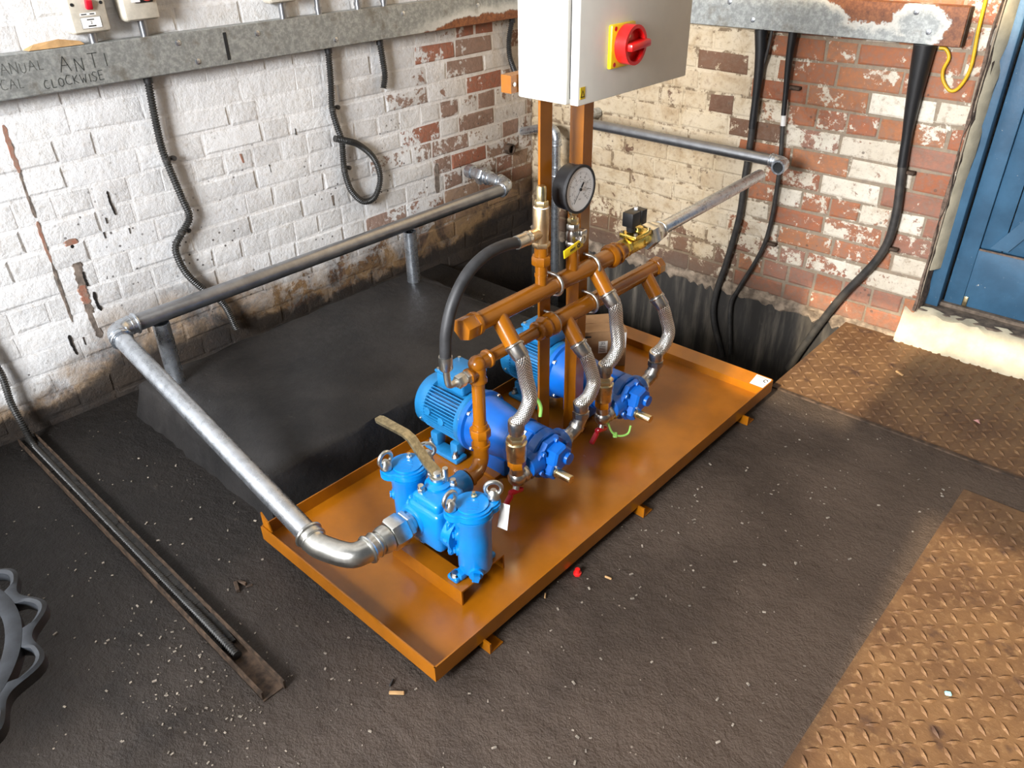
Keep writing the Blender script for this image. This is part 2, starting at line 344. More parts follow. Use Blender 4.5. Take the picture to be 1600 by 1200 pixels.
class B:
    def __init__(s): s.v = []; s.f = []; s.uv = {}
    def add(s, vs, fs):
        o = len(s.v); s.v += [tuple(x) for x in vs]; s.f += [tuple(i + o for i in f) for f in fs]; return s
    def box(s, c, size, rz=0, ry=0, rx=0):
        R = Matrix.Rotation(rz, 3, 'Z') @ Matrix.Rotation(ry, 3, 'Y') @ Matrix.Rotation(rx, 3, 'X')
        vs = [V(c) + R @ Vector((x*size[0]/2, y*size[1]/2, z*size[2]/2)) for x in (-1, 1) for y in (-1, 1) for z in (-1, 1)]
        return s.add(vs, [(0,1,3,2),(4,6,7,5),(0,4,5,1),(2,3,7,6),(0,2,6,4),(1,5,7,3)])
    def bb(s, x0, x1, y0, y1, z0, z1):
        return s.box(((x0+x1)/2, (y0+y1)/2, (z0+z1)/2), (x1-x0, y1-y0, z1-z0))
    def rbox(s, c, size, bev=.004, seg=2, rz=0, ry=0, rx=0):
        bm = bmesh.new(); bmesh.ops.create_cube(bm, size=1)
        bmesh.ops.scale(bm, vec=size, verts=bm.verts)
        bmesh.ops.bevel(bm, geom=bm.edges[:], offset=bev, segments=seg, affect='EDGES', profile=.5)
        R = Matrix.Rotation(rz, 3, 'Z') @ Matrix.Rotation(ry, 3, 'Y') @ Matrix.Rotation(rx, 3, 'X')
        bm.verts.index_update()
        s.add([V(c) + R @ v.co for v in bm.verts], [[v.index for v in f.verts] for f in bm.faces]); bm.free(); return s
    def lathe(s, p, axis, prof, n=24, caps=True, rot=0):
        u, v, w = frame(axis); p = V(p); vs = []; fs = []
        for t, r in prof:
            for k in range(n):
                a = 2*math.pi*k/n + rot
                vs.append(p + w*t + (u*math.cos(a) + v*math.sin(a))*r)
        for i in range(len(prof)-1):
            for k in range(n):
                k2 = (k+1) % n
                fs.append((i*n+k, i*n+k2, (i+1)*n+k2, (i+1)*n+k))
        if caps:
            fs.append(tuple(range(n-1, -1, -1))); fs.append(tuple((len(prof)-1)*n+k for k in range(n)))
        return s.add(vs, fs)
    def cyl(s, p, q, r, r2=None, n=20, caps=True, rot=0):
        p, q = V(p), V(q)
        return s.lathe(p, q-p, [(0, r), ((q-p).length, r if r2 is None else r2)], n, caps, rot)
    def hexn(s, p, q, r, n=6, rot=0, ch=.08):
        p, q = V(p), V(q); L = (q-p).length; c = min(L*.2, r*ch*1.5)
        return s.lathe(p, q-p, [(0, r*(1-ch)), (c, r), (L-c, r), (L, r*(1-ch))], n, True, rot)
    def ring(s, p, axis, ri, ro, h, n=28):
        u, v, w = frame(axis); p = V(p); vs = []; fs = []
        for t, r in ((0, ri), (0, ro), (h, ro), (h, ri)):
            for k in range(n):
                a = 2*math.pi*k/n; vs.append(p + w*t + (u*math.cos(a)+v*math.sin(a))*r)
        for i in range(4):
            j = (i+1) % 4
            for k in range(n):
                k2 = (k+1) % n; fs.append((i*n+k, i*n+k2, j*n+k2, j*n+k))
        return s.add(vs, fs)
    def tube(s, pts, r, n=12, caps=True, closed=False):
        P = [V(p) for p in pts]; N = len(P); vs = []; fs = []; us = []
        t0 = (P[1]-P[0]).normalized(); u = frame(t0)[0]; L = 0
        for i, p in enumerate(P):
            if closed: t = (P[(i+1) % N]-P[i-1]).normalized()
            else: t = (P[min(i+1, N-1)]-P[max(i-1, 0)]).normalized()
            u = (u - t*u.dot(t)).normalized(); v = t.cross(u)
            if i: L += (P[i]-P[i-1]).length
            rr = r(L, i/(N-1)) if callable(r) else r
            for k in range(n):
                a = 2*math.pi*k/n; vs.append(p + (u*math.cos(a)+v*math.sin(a))*rr)
            us.append(L)
        o = len(s.f)
        for i in range(N if closed else N-1):
            j = (i+1) % N
            for k in range(n):
                k2 = (k+1) % n; fs.append((i*n+k, i*n+k2, j*n+k2, j*n+k))
                s.uv[o+len(fs)-1] = ((k/n, us[i]), ((k+1)/n, us[i]), ((k+1)/n, us[j]), (k/n, us[j]))
        if caps and not closed:
            fs.append(tuple(range(n-1, -1, -1))); fs.append(tuple((N-1)*n+k for k in range(n)))
        return s.add(vs, fs)
    def torus(s, c, axis, R, r, n=28, m=10, a0=0, a1=2*math.pi):
        u, v, w = frame(axis)
        full = abs(a1-a0-2*math.pi) < 1e-6
        pts = arc(c, u, v, R, a0, a1, n)
        if full: pts = pts[:-1]
        return s.tube(pts, r, m, True, full)
    def sphere(s, c, r, n=14, m=8, sc_=(1, 1, 1)):
        prof = []; c = V(c); vs = []; fs = []
        for i in range(1, m):
            t = math.pi*i/m
            for k in range(n):
                a = 2*math.pi*k/n
                vs.append(c + Vector((math.sin(t)*math.cos(a)*r*sc_[0], math.sin(t)*math.sin(a)*r*sc_[1], math.cos(t)*r*sc_[2])))
        top = len(vs); vs.append(c+Vector((0, 0, r*sc_[2]))); vs.append(c-Vector((0, 0, r*sc_[2])))
        for i in range(m-2):
            for k in range(n):
                k2 = (k+1) % n; fs.append((i*n+k, (i+1)*n+k, (i+1)*n+k2, i*n+k2))
        for k in range(n):
            k2 = (k+1) % n; fs.append((top, k, k2)); fs.append((top+1, (m-2)*n+k2, (m-2)*n+k))
        return s.add(vs, fs)
    def extr(s, poly, o, u, v, h):
        """2-D polygon (ccw in u,v) at o, extruded along u x v by h"""
        o, u, v = V(o), V(u), V(v); w = u.cross(v).normalized(); n = len(poly)
        vs = [o+u*a+v*b for a, b in poly] + [o+u*a+v*b+w*h for a, b in poly]
        fs = [tuple(range(n-1, -1, -1)), tuple(range(n, 2*n))] + [(i, (i+1) % n, n+(i+1) % n, n+i) for i in range(n)]
        return s.add(vs, fs)
    def mesh(s, name, mat, off, smooth=38):
        me = bpy.data.meshes.new(name)
        me.from_pydata([(a-off[0], b-off[1], c-off[2]) for a, b, c in s.v], [], s.f)
        if s.uv:
            ul = me.uv_layers.new(name='UVMap')
            for pi, uvs in s.uv.items():
                p = me.polygons[pi]
                for k, li in enumerate(p.loop_indices): ul.data[li].uv = uvs[k]
        bm = bmesh.new(); bm.from_mesh(me); bmesh.ops.recalc_face_normals(bm, faces=bm.faces); bm.to_mesh(me); bm.free()
        if smooth:
            me.polygons.foreach_set('use_smooth', [True]*len(me.polygons)); me.set_sharp_from_angle(angle=math.radians(smooth))
        me.materials.append(mat); me.update()
        return me
    def build(s, name, mat, parent=None, smooth=38, label=None):
        if isinstance(mat, str): mat = M[mat]
        if parent is not None: off = ORIG[parent]
        else:
            xs, ys, zs = zip(*s.v); off = ((min(xs)+max(xs))/2, (min(ys)+max(ys))/2, min(zs))
        o = bpy.data.objects.new(name, s.mesh(name, mat, off, smooth)); COL.objects.link(o)
        if parent is None: o.location = off
        else: o.parent = parent
        ORIG[o] = off
        if label: o['label'] = label
        return o
def tag(o, label, cat, group=None, kind=None):
    o['label'] = label; o['category'] = cat
    if group: o['group'] = group
    if kind: o['kind'] = kind
    return o
def thing(name, loc, label, cat, group=None):
    o = bpy.data.objects.new(name, None); COL.objects.link(o); o.location = loc; o.empty_display_size = .05
    ORIG[o] = tuple(loc); return tag(o, label, cat, group)
def struct(o, label=None, cat=None):
    o['kind'] = 'structure'
    if label: o['label'] = label
    if cat: o['category'] = cat
    return o
def copy_tree(o, dloc, parent=None):
    c = o.copy(); COL.objects.link(c)
    if parent is None: c.location = V(o.location) + V(dloc); ORIG[c] = tuple(c.location)
    else: c.parent = parent; ORIG[c] = ORIG[parent]
    for ch in list(o.children): copy_tree(ch, dloc, c)
    return c
def text(b, s_, size, o, u, v, h=.0004):
    cu = bpy.data.curves.new('txt', 'FONT'); cu.body = s_; cu.size = size; cu.align_x = 'CENTER'; cu.align_y = 'CENTER'; cu.extrude = 0; cu.resolution_u = 2
    ob = bpy.data.objects.new('txt', cu); me = bpy.data.meshes.new_from_object(ob)
    o, u, v = V(o), V(u), V(v); w = u.cross(v)
    b.add([o+u*p.co.x+v*p.co.y+w*h for p in me.vertices], [tuple(p.vertices) for p in me.polygons])
    bpy.data.objects.remove(ob); bpy.data.curves.remove(cu); bpy.data.meshes.remove(me); return b

# ================================================================== the setting
PIT_Y, PIT_X = -.70, 1.772
# floor: slab with the pit left open
b = B(); b.bb(-.15, 6, -6.2, PIT_Y, -.4, 0); b.bb(PIT_X, 5, PIT_Y, .3, -.4, -.012)
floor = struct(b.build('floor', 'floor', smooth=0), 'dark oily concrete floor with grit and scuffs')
b = B(); b.bb(-.1, PIT_X, PIT_Y, .1, -.46, -.40); struct(b.build('floor_pit', 'pit', smooth=0), 'black bottom of the cable pit behind the tray')
# rear and side walls of the building behind the photographer (unseen; openings cut to shape the sun patches)
b = B()
Y0, Y1 = -6.15, -6.0
b.bb(-.3, 2.074, Y0, Y1, -.1, 5.4); b.bb(2.074, 6.0, Y0, Y1, 4.42, 5.4); b.bb(3.90, 6.0, Y0, Y1, -.1, 4.58)
b.bb(2.074, 2.834, Y0, Y1, -.1, 3.66); b.bb(2.834, 3.90, Y0, Y1, 3.59, 3.66)
poly = [(3.90, 3.66), (3.90, 4.22)] + [(2.704 - .16*math.sin(t), 4.06 + .16*math.cos(t)) for t in [i*math.pi/16 for i in range(9)]] + [(2.514, 3.66)]  # rounded infill added to cast a standing figure's shadow on the plate
b.extr(poly, (0, Y1, 0), (1, 0, 0), (0, 0, 1), .15)
struct(b.build('wall_rear', 'rear', smooth=0), 'unseen whitewashed rear wall with openings shaped to cast the sun patches')

b = B(); b.bb(.30, 1.38, -3.80, -3.62, 0, .66); struct(b.build('wall_shade_block', 'rear', smooth=0), 'unseen low wall added to shade the floor on the left')  # unseen block added to keep the daylight off the left floor
# ---- brick walls
def brick_mesh(name, w, h, d, mat, seed):
    rnd = random.Random(seed); j = lambda a: rnd.uniform(-a, a)*1.9
    e = .007
    bx = [(-w/2+j(.002), -h/2+j(.002)), (w/2+j(.002), -h/2+j(.002)), (w/2+j(.002), h/2+j(.002)), (-w/2+j(.002), h/2+j(.002))]
    back = [(x, .02, z) for x, z in bx]; mid = [(x, -d*.45, z) for x, z in bx]
    fr = [(x*(1-2*e/w)+j(.0015), -d+j(.0012), z*(1-2*e/h)+j(.0015)) for x, z in bx]
    vs = back+mid+fr; fs = [(8, 9, 10, 11)]
    for i in range(4):
        k = (i+1) % 4; fs += [(i, k, 4+k, 4+i), (4+i, 4+k, 8+k, 8+i)]
    me = bpy.data.meshes.new(name); me.from_pydata(vs, [], fs)
    bm = bmesh.new(); bm.from_mesh(me); bmesh.ops.recalc_face_normals(bm, faces=bm.faces); bm.to_mesh(me); bm.free()
    me.polygons.foreach_set('use_smooth', [True]*len(me.polygons)); me.set_sharp_from_angle(angle=math.radians(15))
    me.materials.append(mat); return me
COURSE, BL, BH = .0826, .241, .121
def lay(wall, side, a0, a1, z0, nrow, offs, style):
    mat = M['brick_l'] if side == 'left' else M['brick_r']; d = .0022 if side == 'left' else .0045
    S = [brick_mesh('brick', BL-.012, COURSE-.012, d, mat, 10+i) for i in range(5)]
    H = [brick_mesh('brick', BH-.012, COURSE-.012, d, mat, 30+i) for i in range(4)]
    rnd = random.Random(3 if side == 'left' else 5); ox, oy, oz = ORIG[wall]
    for r in range(nrow):
        z = z0 + (r+.5)*COURSE
        a = a0 + offs[r % len(offs)] - BL
        hdr = (r % 4 == 1)
        while a < a1 - .03:
            isH = hdr or rnd.random() < .17
            w = BH if isH else BL
            lo, hi = max(a, a0), min(a+w, a1)
            if hi - lo > .04:
                me = rnd.choice(H if isH else S)
                o = bpy.data.objects.new('brick', me); COL.objects.link(o); o.parent = wall
                c = (lo+hi)/2
                o.scale = (((hi-lo)-.012)/(w-.012), 1, 1)
                if side == 'left': o.location = (0-ox, c-oy, z-oz); o.rotation_euler = (0, 0, math.pi/2)
                else: o.location = (c-ox, 0-oy, z-oz)
                o.color = style(c, z, lo, hi, rnd)
            a += w
LEFT_BARE = [(-.903, .833, 1), (-.716, .654, 2), (-.819, .597, 1), (-.706, .55, 1), (-.675, .453, 1), (-.343, 1.0, 1), (-.395, .813, 2), (-.36, .92, 1), (-.628, .751, 1), (-.404, 1.022, 2), (-.953, .34, 1), (-.567, 1.0, 2), (-.728, .917, 3), (-.50, .80, 3), (-.30, .70, 1), (-.2, .6, 1), (-.45, .62, 1), (-.4, .5, 2)]
def left_style(c, z, lo, hi, rnd):
    base = rnd.choice([(.20, .075, .045), (.16, .085, .06), (.235, .085, .045), (.15, .10, .08)])
    cov = 1.05
    if c > -1.0: cov = .95 + rnd.uniform(-.18, .15); base = rnd.choice([(.34, .22, .16), (.30, .19, .145), (.36, .25, .18), (.33, .17, .12)])
    for y, zz, k in LEFT_BARE:
        if lo-.01 < y < hi+.01 and abs(z-zz) < COURSE*.5:
            cov = {1: .60, 2: .56, 3: .80}[k]; base = {1: (.33, .22, .175), 2: (.36, .13, .075), 3: (.34, .18, .13)}[k]
    return base + (cov,)
RED = [(1.467, 1.062), (1.635, 1.066), (1.793, 1.059), (1.485, .973), (1.633, .967), (1.4, .881), (1.504, .882), (1.645, .807), (1.832, .812), (1.534, .602), (1.952, .693), (1.884, .692), (1.846, .562), (1.11, .958), (1.014, .794), (1.147, .712), (1.493, .391), (1.702, .427), (1.567, .296), (1.705, .29), (1.846, .131), (1.952, .421), (1.35, 1.03), (1.30, .75), (1.42, .66)]
WHT = [(1.608, .861), (1.772, .871), (1.883, .875), (1.651, .723), (1.784, .722), (1.898, .73), (1.721, .574), (1.944, .546), (1.964, .372), (1.926, .226), (1.94, .905), (1.75, .64), (1.89, .31), (1.95, .27)]
def right_style(c, z, lo, hi, rnd):
    if c > 1.28: base = rnd.choice([(.42, .155, .072), (.39, .135, .065), (.45, .185, .085), (.36, .165, .11)]); cov = rnd.uniform(.28, .66)
    else: base = rnd.choice([(.20, .11, .07), (.23, .13, .08), (.17, .09, .06)]); cov = rnd.uniform(.72, 1.0)
    if z < .35 and c < 1.75: cov = min(cov+.12, .8)
    for x, zz in WHT:
        if lo-.01 < x < hi+.01 and abs(z-zz) < COURSE*.5: cov = rnd.uniform(.70, .92)
    for x, zz in RED:
        if lo-.01 < x < hi+.01 and abs(z-zz) < COURSE*.5: cov = rnd.uniform(.20, .46)
    return base + (cov,)
b = B(); b.bb(-.25, 0, -6.2, .25, -.45, 5.4); wl = struct(b.build('wall_left', 'mortar_l', smooth=0), 'white painted brick wall, stained black at the foot')
lay(wl, 'left', -3.15, -.005, .028-COURSE, 17, [.09, .21, .03, .15], left_style)
def scar(name, pts, w, mat, seed, jag=.5, x=.0032):
    rnd = random.Random(seed); b = B(); P = catmull([(x, y, z) for y, z in pts], 6); vs = []; fs = []
    for i, p in enumerate(P):
        e = .35 if i in (0, len(P)-1) else 1
        a, c = w*e*(1-rnd.random()*jag), w*e*(1-rnd.random()*jag); vs += [p+V(-.004, -a, 0), p+V(0, -a*.8, 0), p+V(0, c*.8, 0), p+V(-.004, c, 0)]
    for i in range(len(P)-1):
        for q in range(3): fs.append((i*4+q, i*4+q+1, i*4+q+5, i*4+q+4))
    b.add(vs, fs); return b.build(name, mat, wl, 0)
M['scar'] = simple('bare_brick_scar', (.30, .115, .07), .85, 0, .3, 40, .4, 120, col2=(.24, .17, .13))
M['scar2'] = simple('grey_mortar_scar', (.24, .19, .155), .85, 0, .3, 40, .4, 120)
M['tar'] = simple('tar_spot', (.018, .015, .013), .5, 0, .2, 60)
scar('paint_scar', [(-2.400, 1.0), (-2.402, .93), (-2.401, .856)], .010, 'scar', 1); scar('paint_scar', [(-2.401, .856), (-2.402, .78), (-2.401, .712)], .005, 'scar2', 2)
scar('paint_scar', [(-2.400, .70), (-2.402, .63), (-2.400, .559)], .007, 'scar', 3); scar('paint_scar', [(-2.400, .559), (-2.401, .45), (-2.400, .34)], .0055, 'scar2', 4)
scar('paint_scar', [(-2.322, .618), (-2.323, .60), (-2.324, .58), (-2.325, .555)], .027, 'scar', 5, .3); scar('paint_scar', [(-2.324, .57), (-2.326, .54), (-2.330, .50), (-2.335, .44)], .021, 'scar2', 6, .4, .0030)
scar('paint_scar', [(-2.336, .455), (-2.336, .43), (-2.336, .41), (-2.336, .385)], .018, 'scar', 7, .5, .0034); scar('paint_scar', [(-2.336, .45), (-2.335, .38), (-2.334, .33), (-2.33, .25)], .017, 'scar2', 8, .5, .0030)
b = B(); b.cyl((.0025, -2.324, .592), (.0040, -2.324, .592), .006, n=12); b.build('screw_hole', 'tar', wl, 0)
for n_, (pts, w) in enumerate([([(-2.165, .74), (-2.165, .70), (-2.160, .655)], .0045), ([(-2.195, .655), (-2.195, .635)], .005), ([(-2.215, .61), (-2.215, .59)], .005), ([(-2.317, .50), (-2.318, .47), (-2.316, .445)], .006), ([(-2.305, .42), (-2.306, .38), (-2.30, .345)], .007), ([(-2.425, .30), (-2.425, .26), (-2.42, .22)], .006), ([(-2.385, .275), (-2.385, .245)], .005), ([(-2.13, .60), (-2.13, .58)], .004), ([(-1.55, .69), (-1.548, .66)], .004), ([(-1.41, .80), (-1.41, .775)], .004)]):
    scar('tar_drip', pts, w, 'tar', 40+n_, .5, .0038)
scar('paint_scar', [(-1.66, .755), (-1.655, .72)], .018, 'scar', 61, .6); scar('paint_scar', [(-1.285, .50), (-1.282, .455)], .022, 'scar2', 62, .5); scar('paint_scar', [(-2.43, 1.27), (-2.43, 1.21)], .03, 'scar', 63, .5); scar('paint_scar', [(-.685, .50), (-.688, .43), (-.69, .36)], .018, 'scar2', 64, .3)
b = B(); b.bb(0, 2.03, 0, .25, -.03, 4.2); b.bb(2.03, 2.75, .16, .25, -.03, 4.2); b.bb(2.75, 5, 0, .25, -.03, 4.2)
wr = struct(b.build('wall_right', 'mortar_r', smooth=0), 'flaking red and cream brick wall beside the blue door')
lay(wr, 'right', .005, 2.03, .0098, 16, [.145, .03, .10, .20], right_style)
# rough mortar ledge and tarred pit wall under the right-hand bricks
b = B(); rnd = random.Random(2); N = 90
vs = []; fs = []
for i in range(N+1):
    x = i*1.99/N; k = lambda a: rnd.uniform(-a, a)
    for (y, z) in ((.02, .03+k(.010)), (-.005+k(.005), .014+k(.012)), (-.013+k(.009), -.006+k(.012)), (-.010+k(.006), -.034+k(.016)), (.02, -.07)):
        vs.append((x, y, z))
for i in range(N):
    for q in range(4): fs.append((i*5+q, (i+1)*5+q, (i+1)*5+q+1, i*5+q+1))
b.add(vs, fs); struct(b.build('trim_1', simple('crumbling_mortar', (.30, .23, .165), .9, 0, .3, 22, .8, 70, col2=(.09, .065, .045)), smooth=20), 'crumbling mortar ledge along the foot of the brick wall')
b = B(); b.bb(-.05, PIT_X+.2, -.006, .2, -.46, -.03); struct(b.build('wall_pit', 'pit', smooth=0), 'black tarred pit wall with pale runs')
# black coated plinth with ragged edges
b = B()
def slab(x0, x1, y0, y1, z1, n=22, amp=.006, batter=.03):
    P = [(x0+(x1-x0)*i/n, y0) for i in range(n)] + [(x1, y0+(y1-y0)*i/n) for i in range(n)] + [(x1-(x1-x0)*i/n, y1) for i in range(n)] + [(x0, y1-(y1-y0)*i/n) for i in range(n)]
    cx, cy = (x0+x1)/2, (y0+y1)/2; K = len(P); vs = []; fs = []
    for lv in range(4):
        for (x, y) in P:
            g = (1, .55, .12, -.18)[lv]*batter
            sx = (1 if x > cx else -1) if x in (x0, x1) else 0; sy = (1 if y > cy else -1) if y in (y0, y1) else 0
            vs.append((x+sx*g+rnd.uniform(-amp, amp), y+sy*g+rnd.uniform(-amp, amp), (0, z1*.6, z1-.012, z1)[lv]+(rnd.uniform(-.003, .003) if lv else 0)))
    for lv in range(3):
        for i in range(K): fs.append((lv*K+i, lv*K+(i+1) % K, (lv+1)*K+(i+1) % K, (lv+1)*K+i))
    fs.append(tuple(3*K+i for i in range(K))); b.add(vs, fs)
slab(.205, 1.005, -2.315, -1.065, .14)
struct(b.build('plinth', 'plinth', smooth=60), 'low black coated concrete plinth between tray and wall')

# ---- chequer plates
def tread(b, x0, x1, y0, y1, z, s=.036):
    nx, ny = int((x1-x0)/s), int((y1-y0)/s)
    for i in range(nx):
        for j in range(ny):
            cx, cy = x0+(i+.5)*s, y0+(j+.5)*s
            a = math.radians(45 if (i+j) % 2 else -45); ca, sa = math.cos(a), math.sin(a)
            L, W, Hh = .0175, .0066, .0046
            pts = [(-L, 0, 0), (0, -W, 0), (L, 0, 0), (0, W, 0), (-L*.45, 0, Hh), (L*.45, 0, Hh)]
            b.add([(cx+px*ca-py*sa, cy+px*sa+py*ca, z+pz) for px, py, pz in pts], [(0, 1, 4), (4, 1, 5), (1, 2, 5), (2, 3, 5), (5, 3, 4), (3, 0, 4)])
def plate(x0, x1, y0, y1, label):
    t = thing('tread_plate', ((x0+x1)/2, (y0+y1)/2, -.012), label, 'floor plate')
    b = B(); b.bb(x0, x1, y0, y1, -.010, 0); b.build('plate', 'plate', t, 0)
    b = B(); tread(b, x0+.01, x1-.01, y0+.01, y1-.01, 0); o = b.build('tread_pattern', 'plate', t, 60); o['kind'] = 'stuff'
    return t
t = plate(1.776, 3.3, -.685, -.012, 'rusty tread plate on the floor in front of the blue door')
b = B(); b.bb(1.776, 3.3, -.700, -.687, -.010, .006); b.build('edge_angle', 'rust_steel', t, 0)
t = thing('tread_plate', (3.0, -1.9, 0), 'rusty tread plate in the sun at the near corner of the floor', 'floor plate')
b = B(); b.bb(2.49, 3.6, -2.55, -.86, .0005, .004); b.build('plate', 'plate', t, 0)
b = B(); tread(b, 2.50, 3.59, -2.54, -.87, .004); o = b.build('tread_pattern', 'plate', t, 60); o['kind'] = 'stuff'

# ---- door, reveal, sill
b = B(); rnd = random.Random(9); n = 30; vs = []; fs = []
for i in range(n+1):
    x = 1.985 + i*.9/n; k = lambda a: rnd.uniform(-a, a)
    for y, z in ((-.050+k(.008), -.012), (-.042+k(.008), .035+k(.006)), (-.030+k(.008), .085+k(.01)), (-.012+k(.01), .128+k(.012)), (.03+k(.008), .142+k(.008)), (.05, .10)):
        vs.append((x, y, z))
for i in range(n):
    for q in range(5): fs.append((i*6+q, (i+1)*6+q, (i+1)*6+q+1, i*6+q+1))
b.add(vs, fs); struct(b.build('trim_2', 'cream', smooth=60), 'lumpy cream plaster step under the blue door')
b = B(); b.bb(2.0, 2.8, .01, .17, .06, .138); b.bb(2.07, 2.8, .095, .125, .138, .152)
struct(b.build('trim_3', 'sill', smooth=0), 'weathered grey brown door sill')
# jamb: rotten lining, cream plaster fillet
b = B(); n = 26; vs = []; fs = []
for i in range(n+1):
    z = .13+i*1.6/n; k = lambda a: rnd.uniform(-a, a)
    for x, y in ((2.016+k(.004), -.008), (2.024+k(.006), -.010+k(.004)), (2.036+k(.006), .03), (2.038, .16)): vs.append((x, y, z))
for i in range(n):
    for q in range(3): fs.append((i*4+q, (i+1)*4+q, (i+1)*4+q+1, i*4+q+1))
b.add(vs, fs); struct(b.build('trim_4', 'wood', smooth=60), 'splintered brown jamb edge beside the blue door frame')
b = B(); vs = []; fs = []
for i in range(n+1):
    z = .30+i*1.4/n; k = lambda a: rnd.uniform(-a, a)
    for x, y in ((2.030, .012), (2.036, .016), (2.055+k(.008), .055+k(.01)), (2.058, .075)): vs.append((x, y, z))
for i in range(n):
    for q in range(3): fs.append((i*4+q, (i+1)*4+q, (i+1)*4+q+1, i*4+q+1))
b.add(vs, fs); struct(b.build('trim_5', 'cream', smooth=60), 'cream filler strip peeling beside the blue door frame')
dr = struct(thing('door_1', (2.4, .12, .14), 'old blue boarded door with bottom rail and diagonal brace', 'door'))
b = B(); b.rbox((2.058, .10, .94), (.05, .07, 1.6), .004); b.build('frame_post', 'door', dr)
b = B(); b.rbox((2.122, .128, .945), (.066, .03, 1.59), .003); b.build('stile', 'door', dr)
b = B(); b.rbox((2.45, .128, .27), (.59, .03, .235), .003); b.build('bottom_rail', 'door', dr)
for i in range(6):
    b = B(); b.rbox((2.192+i*.076, .137, 1.07), (.073, .02, 1.36), .003); b.build('plank', 'door', dr)
b = B(); b.extr([(2.19, .40), (2.25, .40), (2.62, 1.02), (2.62, 1.12)], (0, .129, 0), (1, 0, 0), (0, 0, 1), .014); b.build('brace', 'door', dr)
b = B(); b.bb(2.158, 2.75, .107, .113, .386, .392); b.build('bead', 'wood', dr)
b = B(); b.rbox((2.165, .108, .175), (.016, .006, .04), .002); b.build('bracket', 'brass', dr)

# ================================================================== wall services
def ribbon_text(b, s_, o, u, v, size, wdt=.0022, gap=.3, slant=.0, seed=1):
    G = {'A': [[(0, 0), (.45, 1), (.9, 0)], [(.2, .42), (.75, .42)]], 'N': [[(0, 0), (.05, 1), (.75, 0), (.8, 1)]], 'T': [[(0, 1), (.9, 1)], [(.45, 1), (.42, 0)]],
         'I': [[(.2, 0), (.2, 1)]], 'C': [[(.75, .95), (.35, 1), (.05, .6), (.1, .15), (.4, 0), (.8, .1)]], 'L': [[(.1, 1), (.05, 0), (.65, .02)]],
         'O': [[(.4, 1), (.08, .75), (.05, .25), (.4, 0), (.75, .25), (.75, .75), (.4, 1)]], 'K': [[(.1, 1), (.1, 0)], [(.75, 1), (.12, .45), (.8, 0)]],
         'W': [[(0, 1), (.22, 0), (.45, .6), (.68, 0), (.9, 1)]], 'S': [[(.7, .92), (.35, 1), (.1, .75), (.65, .35), (.4, 0), (.02, .1)]],
         'E': [[(.75, 1), (.1, .98), (.08, 0), (.75, .02)], [(.1, .52), (.6, .52)]], 'M': [[(0, 0), (.1, 1), (.45, .3), (.8, 1), (.9, 0)]], 'U': [[(.05, 1), (.1, .2), (.4, 0), (.7, .2), (.75, 1)]]}
    o, u, v = V(o), V(u), V(v); w = u.cross(v); x = 0; rnd = random.Random(seed)
    for ch in s_:
        if ch == ' ': x += .5; continue
        dy = rnd.uniform(-.06, .06); sc_ = rnd.uniform(.9, 1.08); mx = 0
        for st in G[ch]:
            for (a, c) in zip(st, st[1:]):
                mx = max(mx, a[0], c[0])
                pa = o + u*(x+a[0]*.8*sc_)*size + v*(a[1]*sc_+dy)*size; pc = o + u*(x+c[0]*.8*sc_)*size + v*(c[1]*sc_+dy)*size
                d = (pc-pa).normalized(); nrm = w.cross(d)*wdt/2
                b.add([pa-nrm+w*.0004, pc-nrm+w*.0004, pc+nrm+w*.0004, pa+nrm+w*.0004], [(0, 1, 2, 3)])
        x += mx*.8 + gap
    return b
UY, UZ, UX = (0, 1, 0), (0, 0, 1), (1, 0, 0)
t = thing('cable_trunking', (.025, -1.7, 1.073), 'long grey zinc cable trunking along the white painted wall', 'trunking')
b = B(); b.rbox((.026, -1.83, 1.1325), (.048, 3.66, .119), .002, 1); b.build('body', 'trunk_l', t)
b = B(); b.bb(.0500, .0510, -1.663, -1.651, 1.088, 1.176); b.build('lid_joint', 'gap', t, 0)
b = B(); b.bb(.0495, .0515, -3.6, -1.66, 1.076, 1.0785); b.bb(.0495, .0515, -1.652, -.02, 1.076, 1.0785); b.build('lid_lip', 'trunk_l', t, 0)
for y, z in ((-1.828, 1.163), (-1.773, 1.098), (-1.531, 1.159), (-.853, 1.158), (-2.5, 1.16), (-1.2, 1.10), (-.42, 1.15)):
    b = B(); b.lathe((.0495, y, z), UX, [(0, .0095), (.002, .0095), (.0035, .006)], 14); b.build('screw', 'galv', t)
b = B(); ribbon_text(b, 'ANTI', (.0502, -2.212, 1.124), UY, UZ, .040, .0024, .42, seed=2); ribbon_text(b, 'CLOCKWISE', (.0502, -2.270, 1.088), UY, UZ, .026, .0020, .22, seed=4)
b.build('handwriting', 'pencil', t, 0)
b = B(); ribbon_text(b, 'MANUAL', (.0502, -2.400, 1.140), UY, UZ, .028, .0018, .25, seed=5); ribbon_text(b, 'CAL', (.0502, -2.385, 1.102), UY, UZ, .026, .0018, .25, seed=8)
b.build('handwriting', 'pencil2', t, 0)
t = thing('cable_trunking', (1.0, -.025, 1.10), 'rust-stained zinc cable trunking along the red brick wall', 'trunking')
b = B(); b.rbox((.998, -.026, 1.1625), (1.89, .048, .124), .002, 1); b.build('body', 'trunk_r', t)
b = B(); b.bb(1.937, 1.946, -.046, -.006, 1.102, 1.223); b.build('end_cap', 'rust_steel', t, 0)
for x, z in ((1.183, 1.133), (1.78, 1.199), (1.834, 1.141), (1.075, 1.19)):
    b = B(); b.lathe((x, -.0495, z), (0, -1, 0), [(0, .0095), (.002, .0095), (.0035, .006)], 14); b.build('screw', 'galv', t)

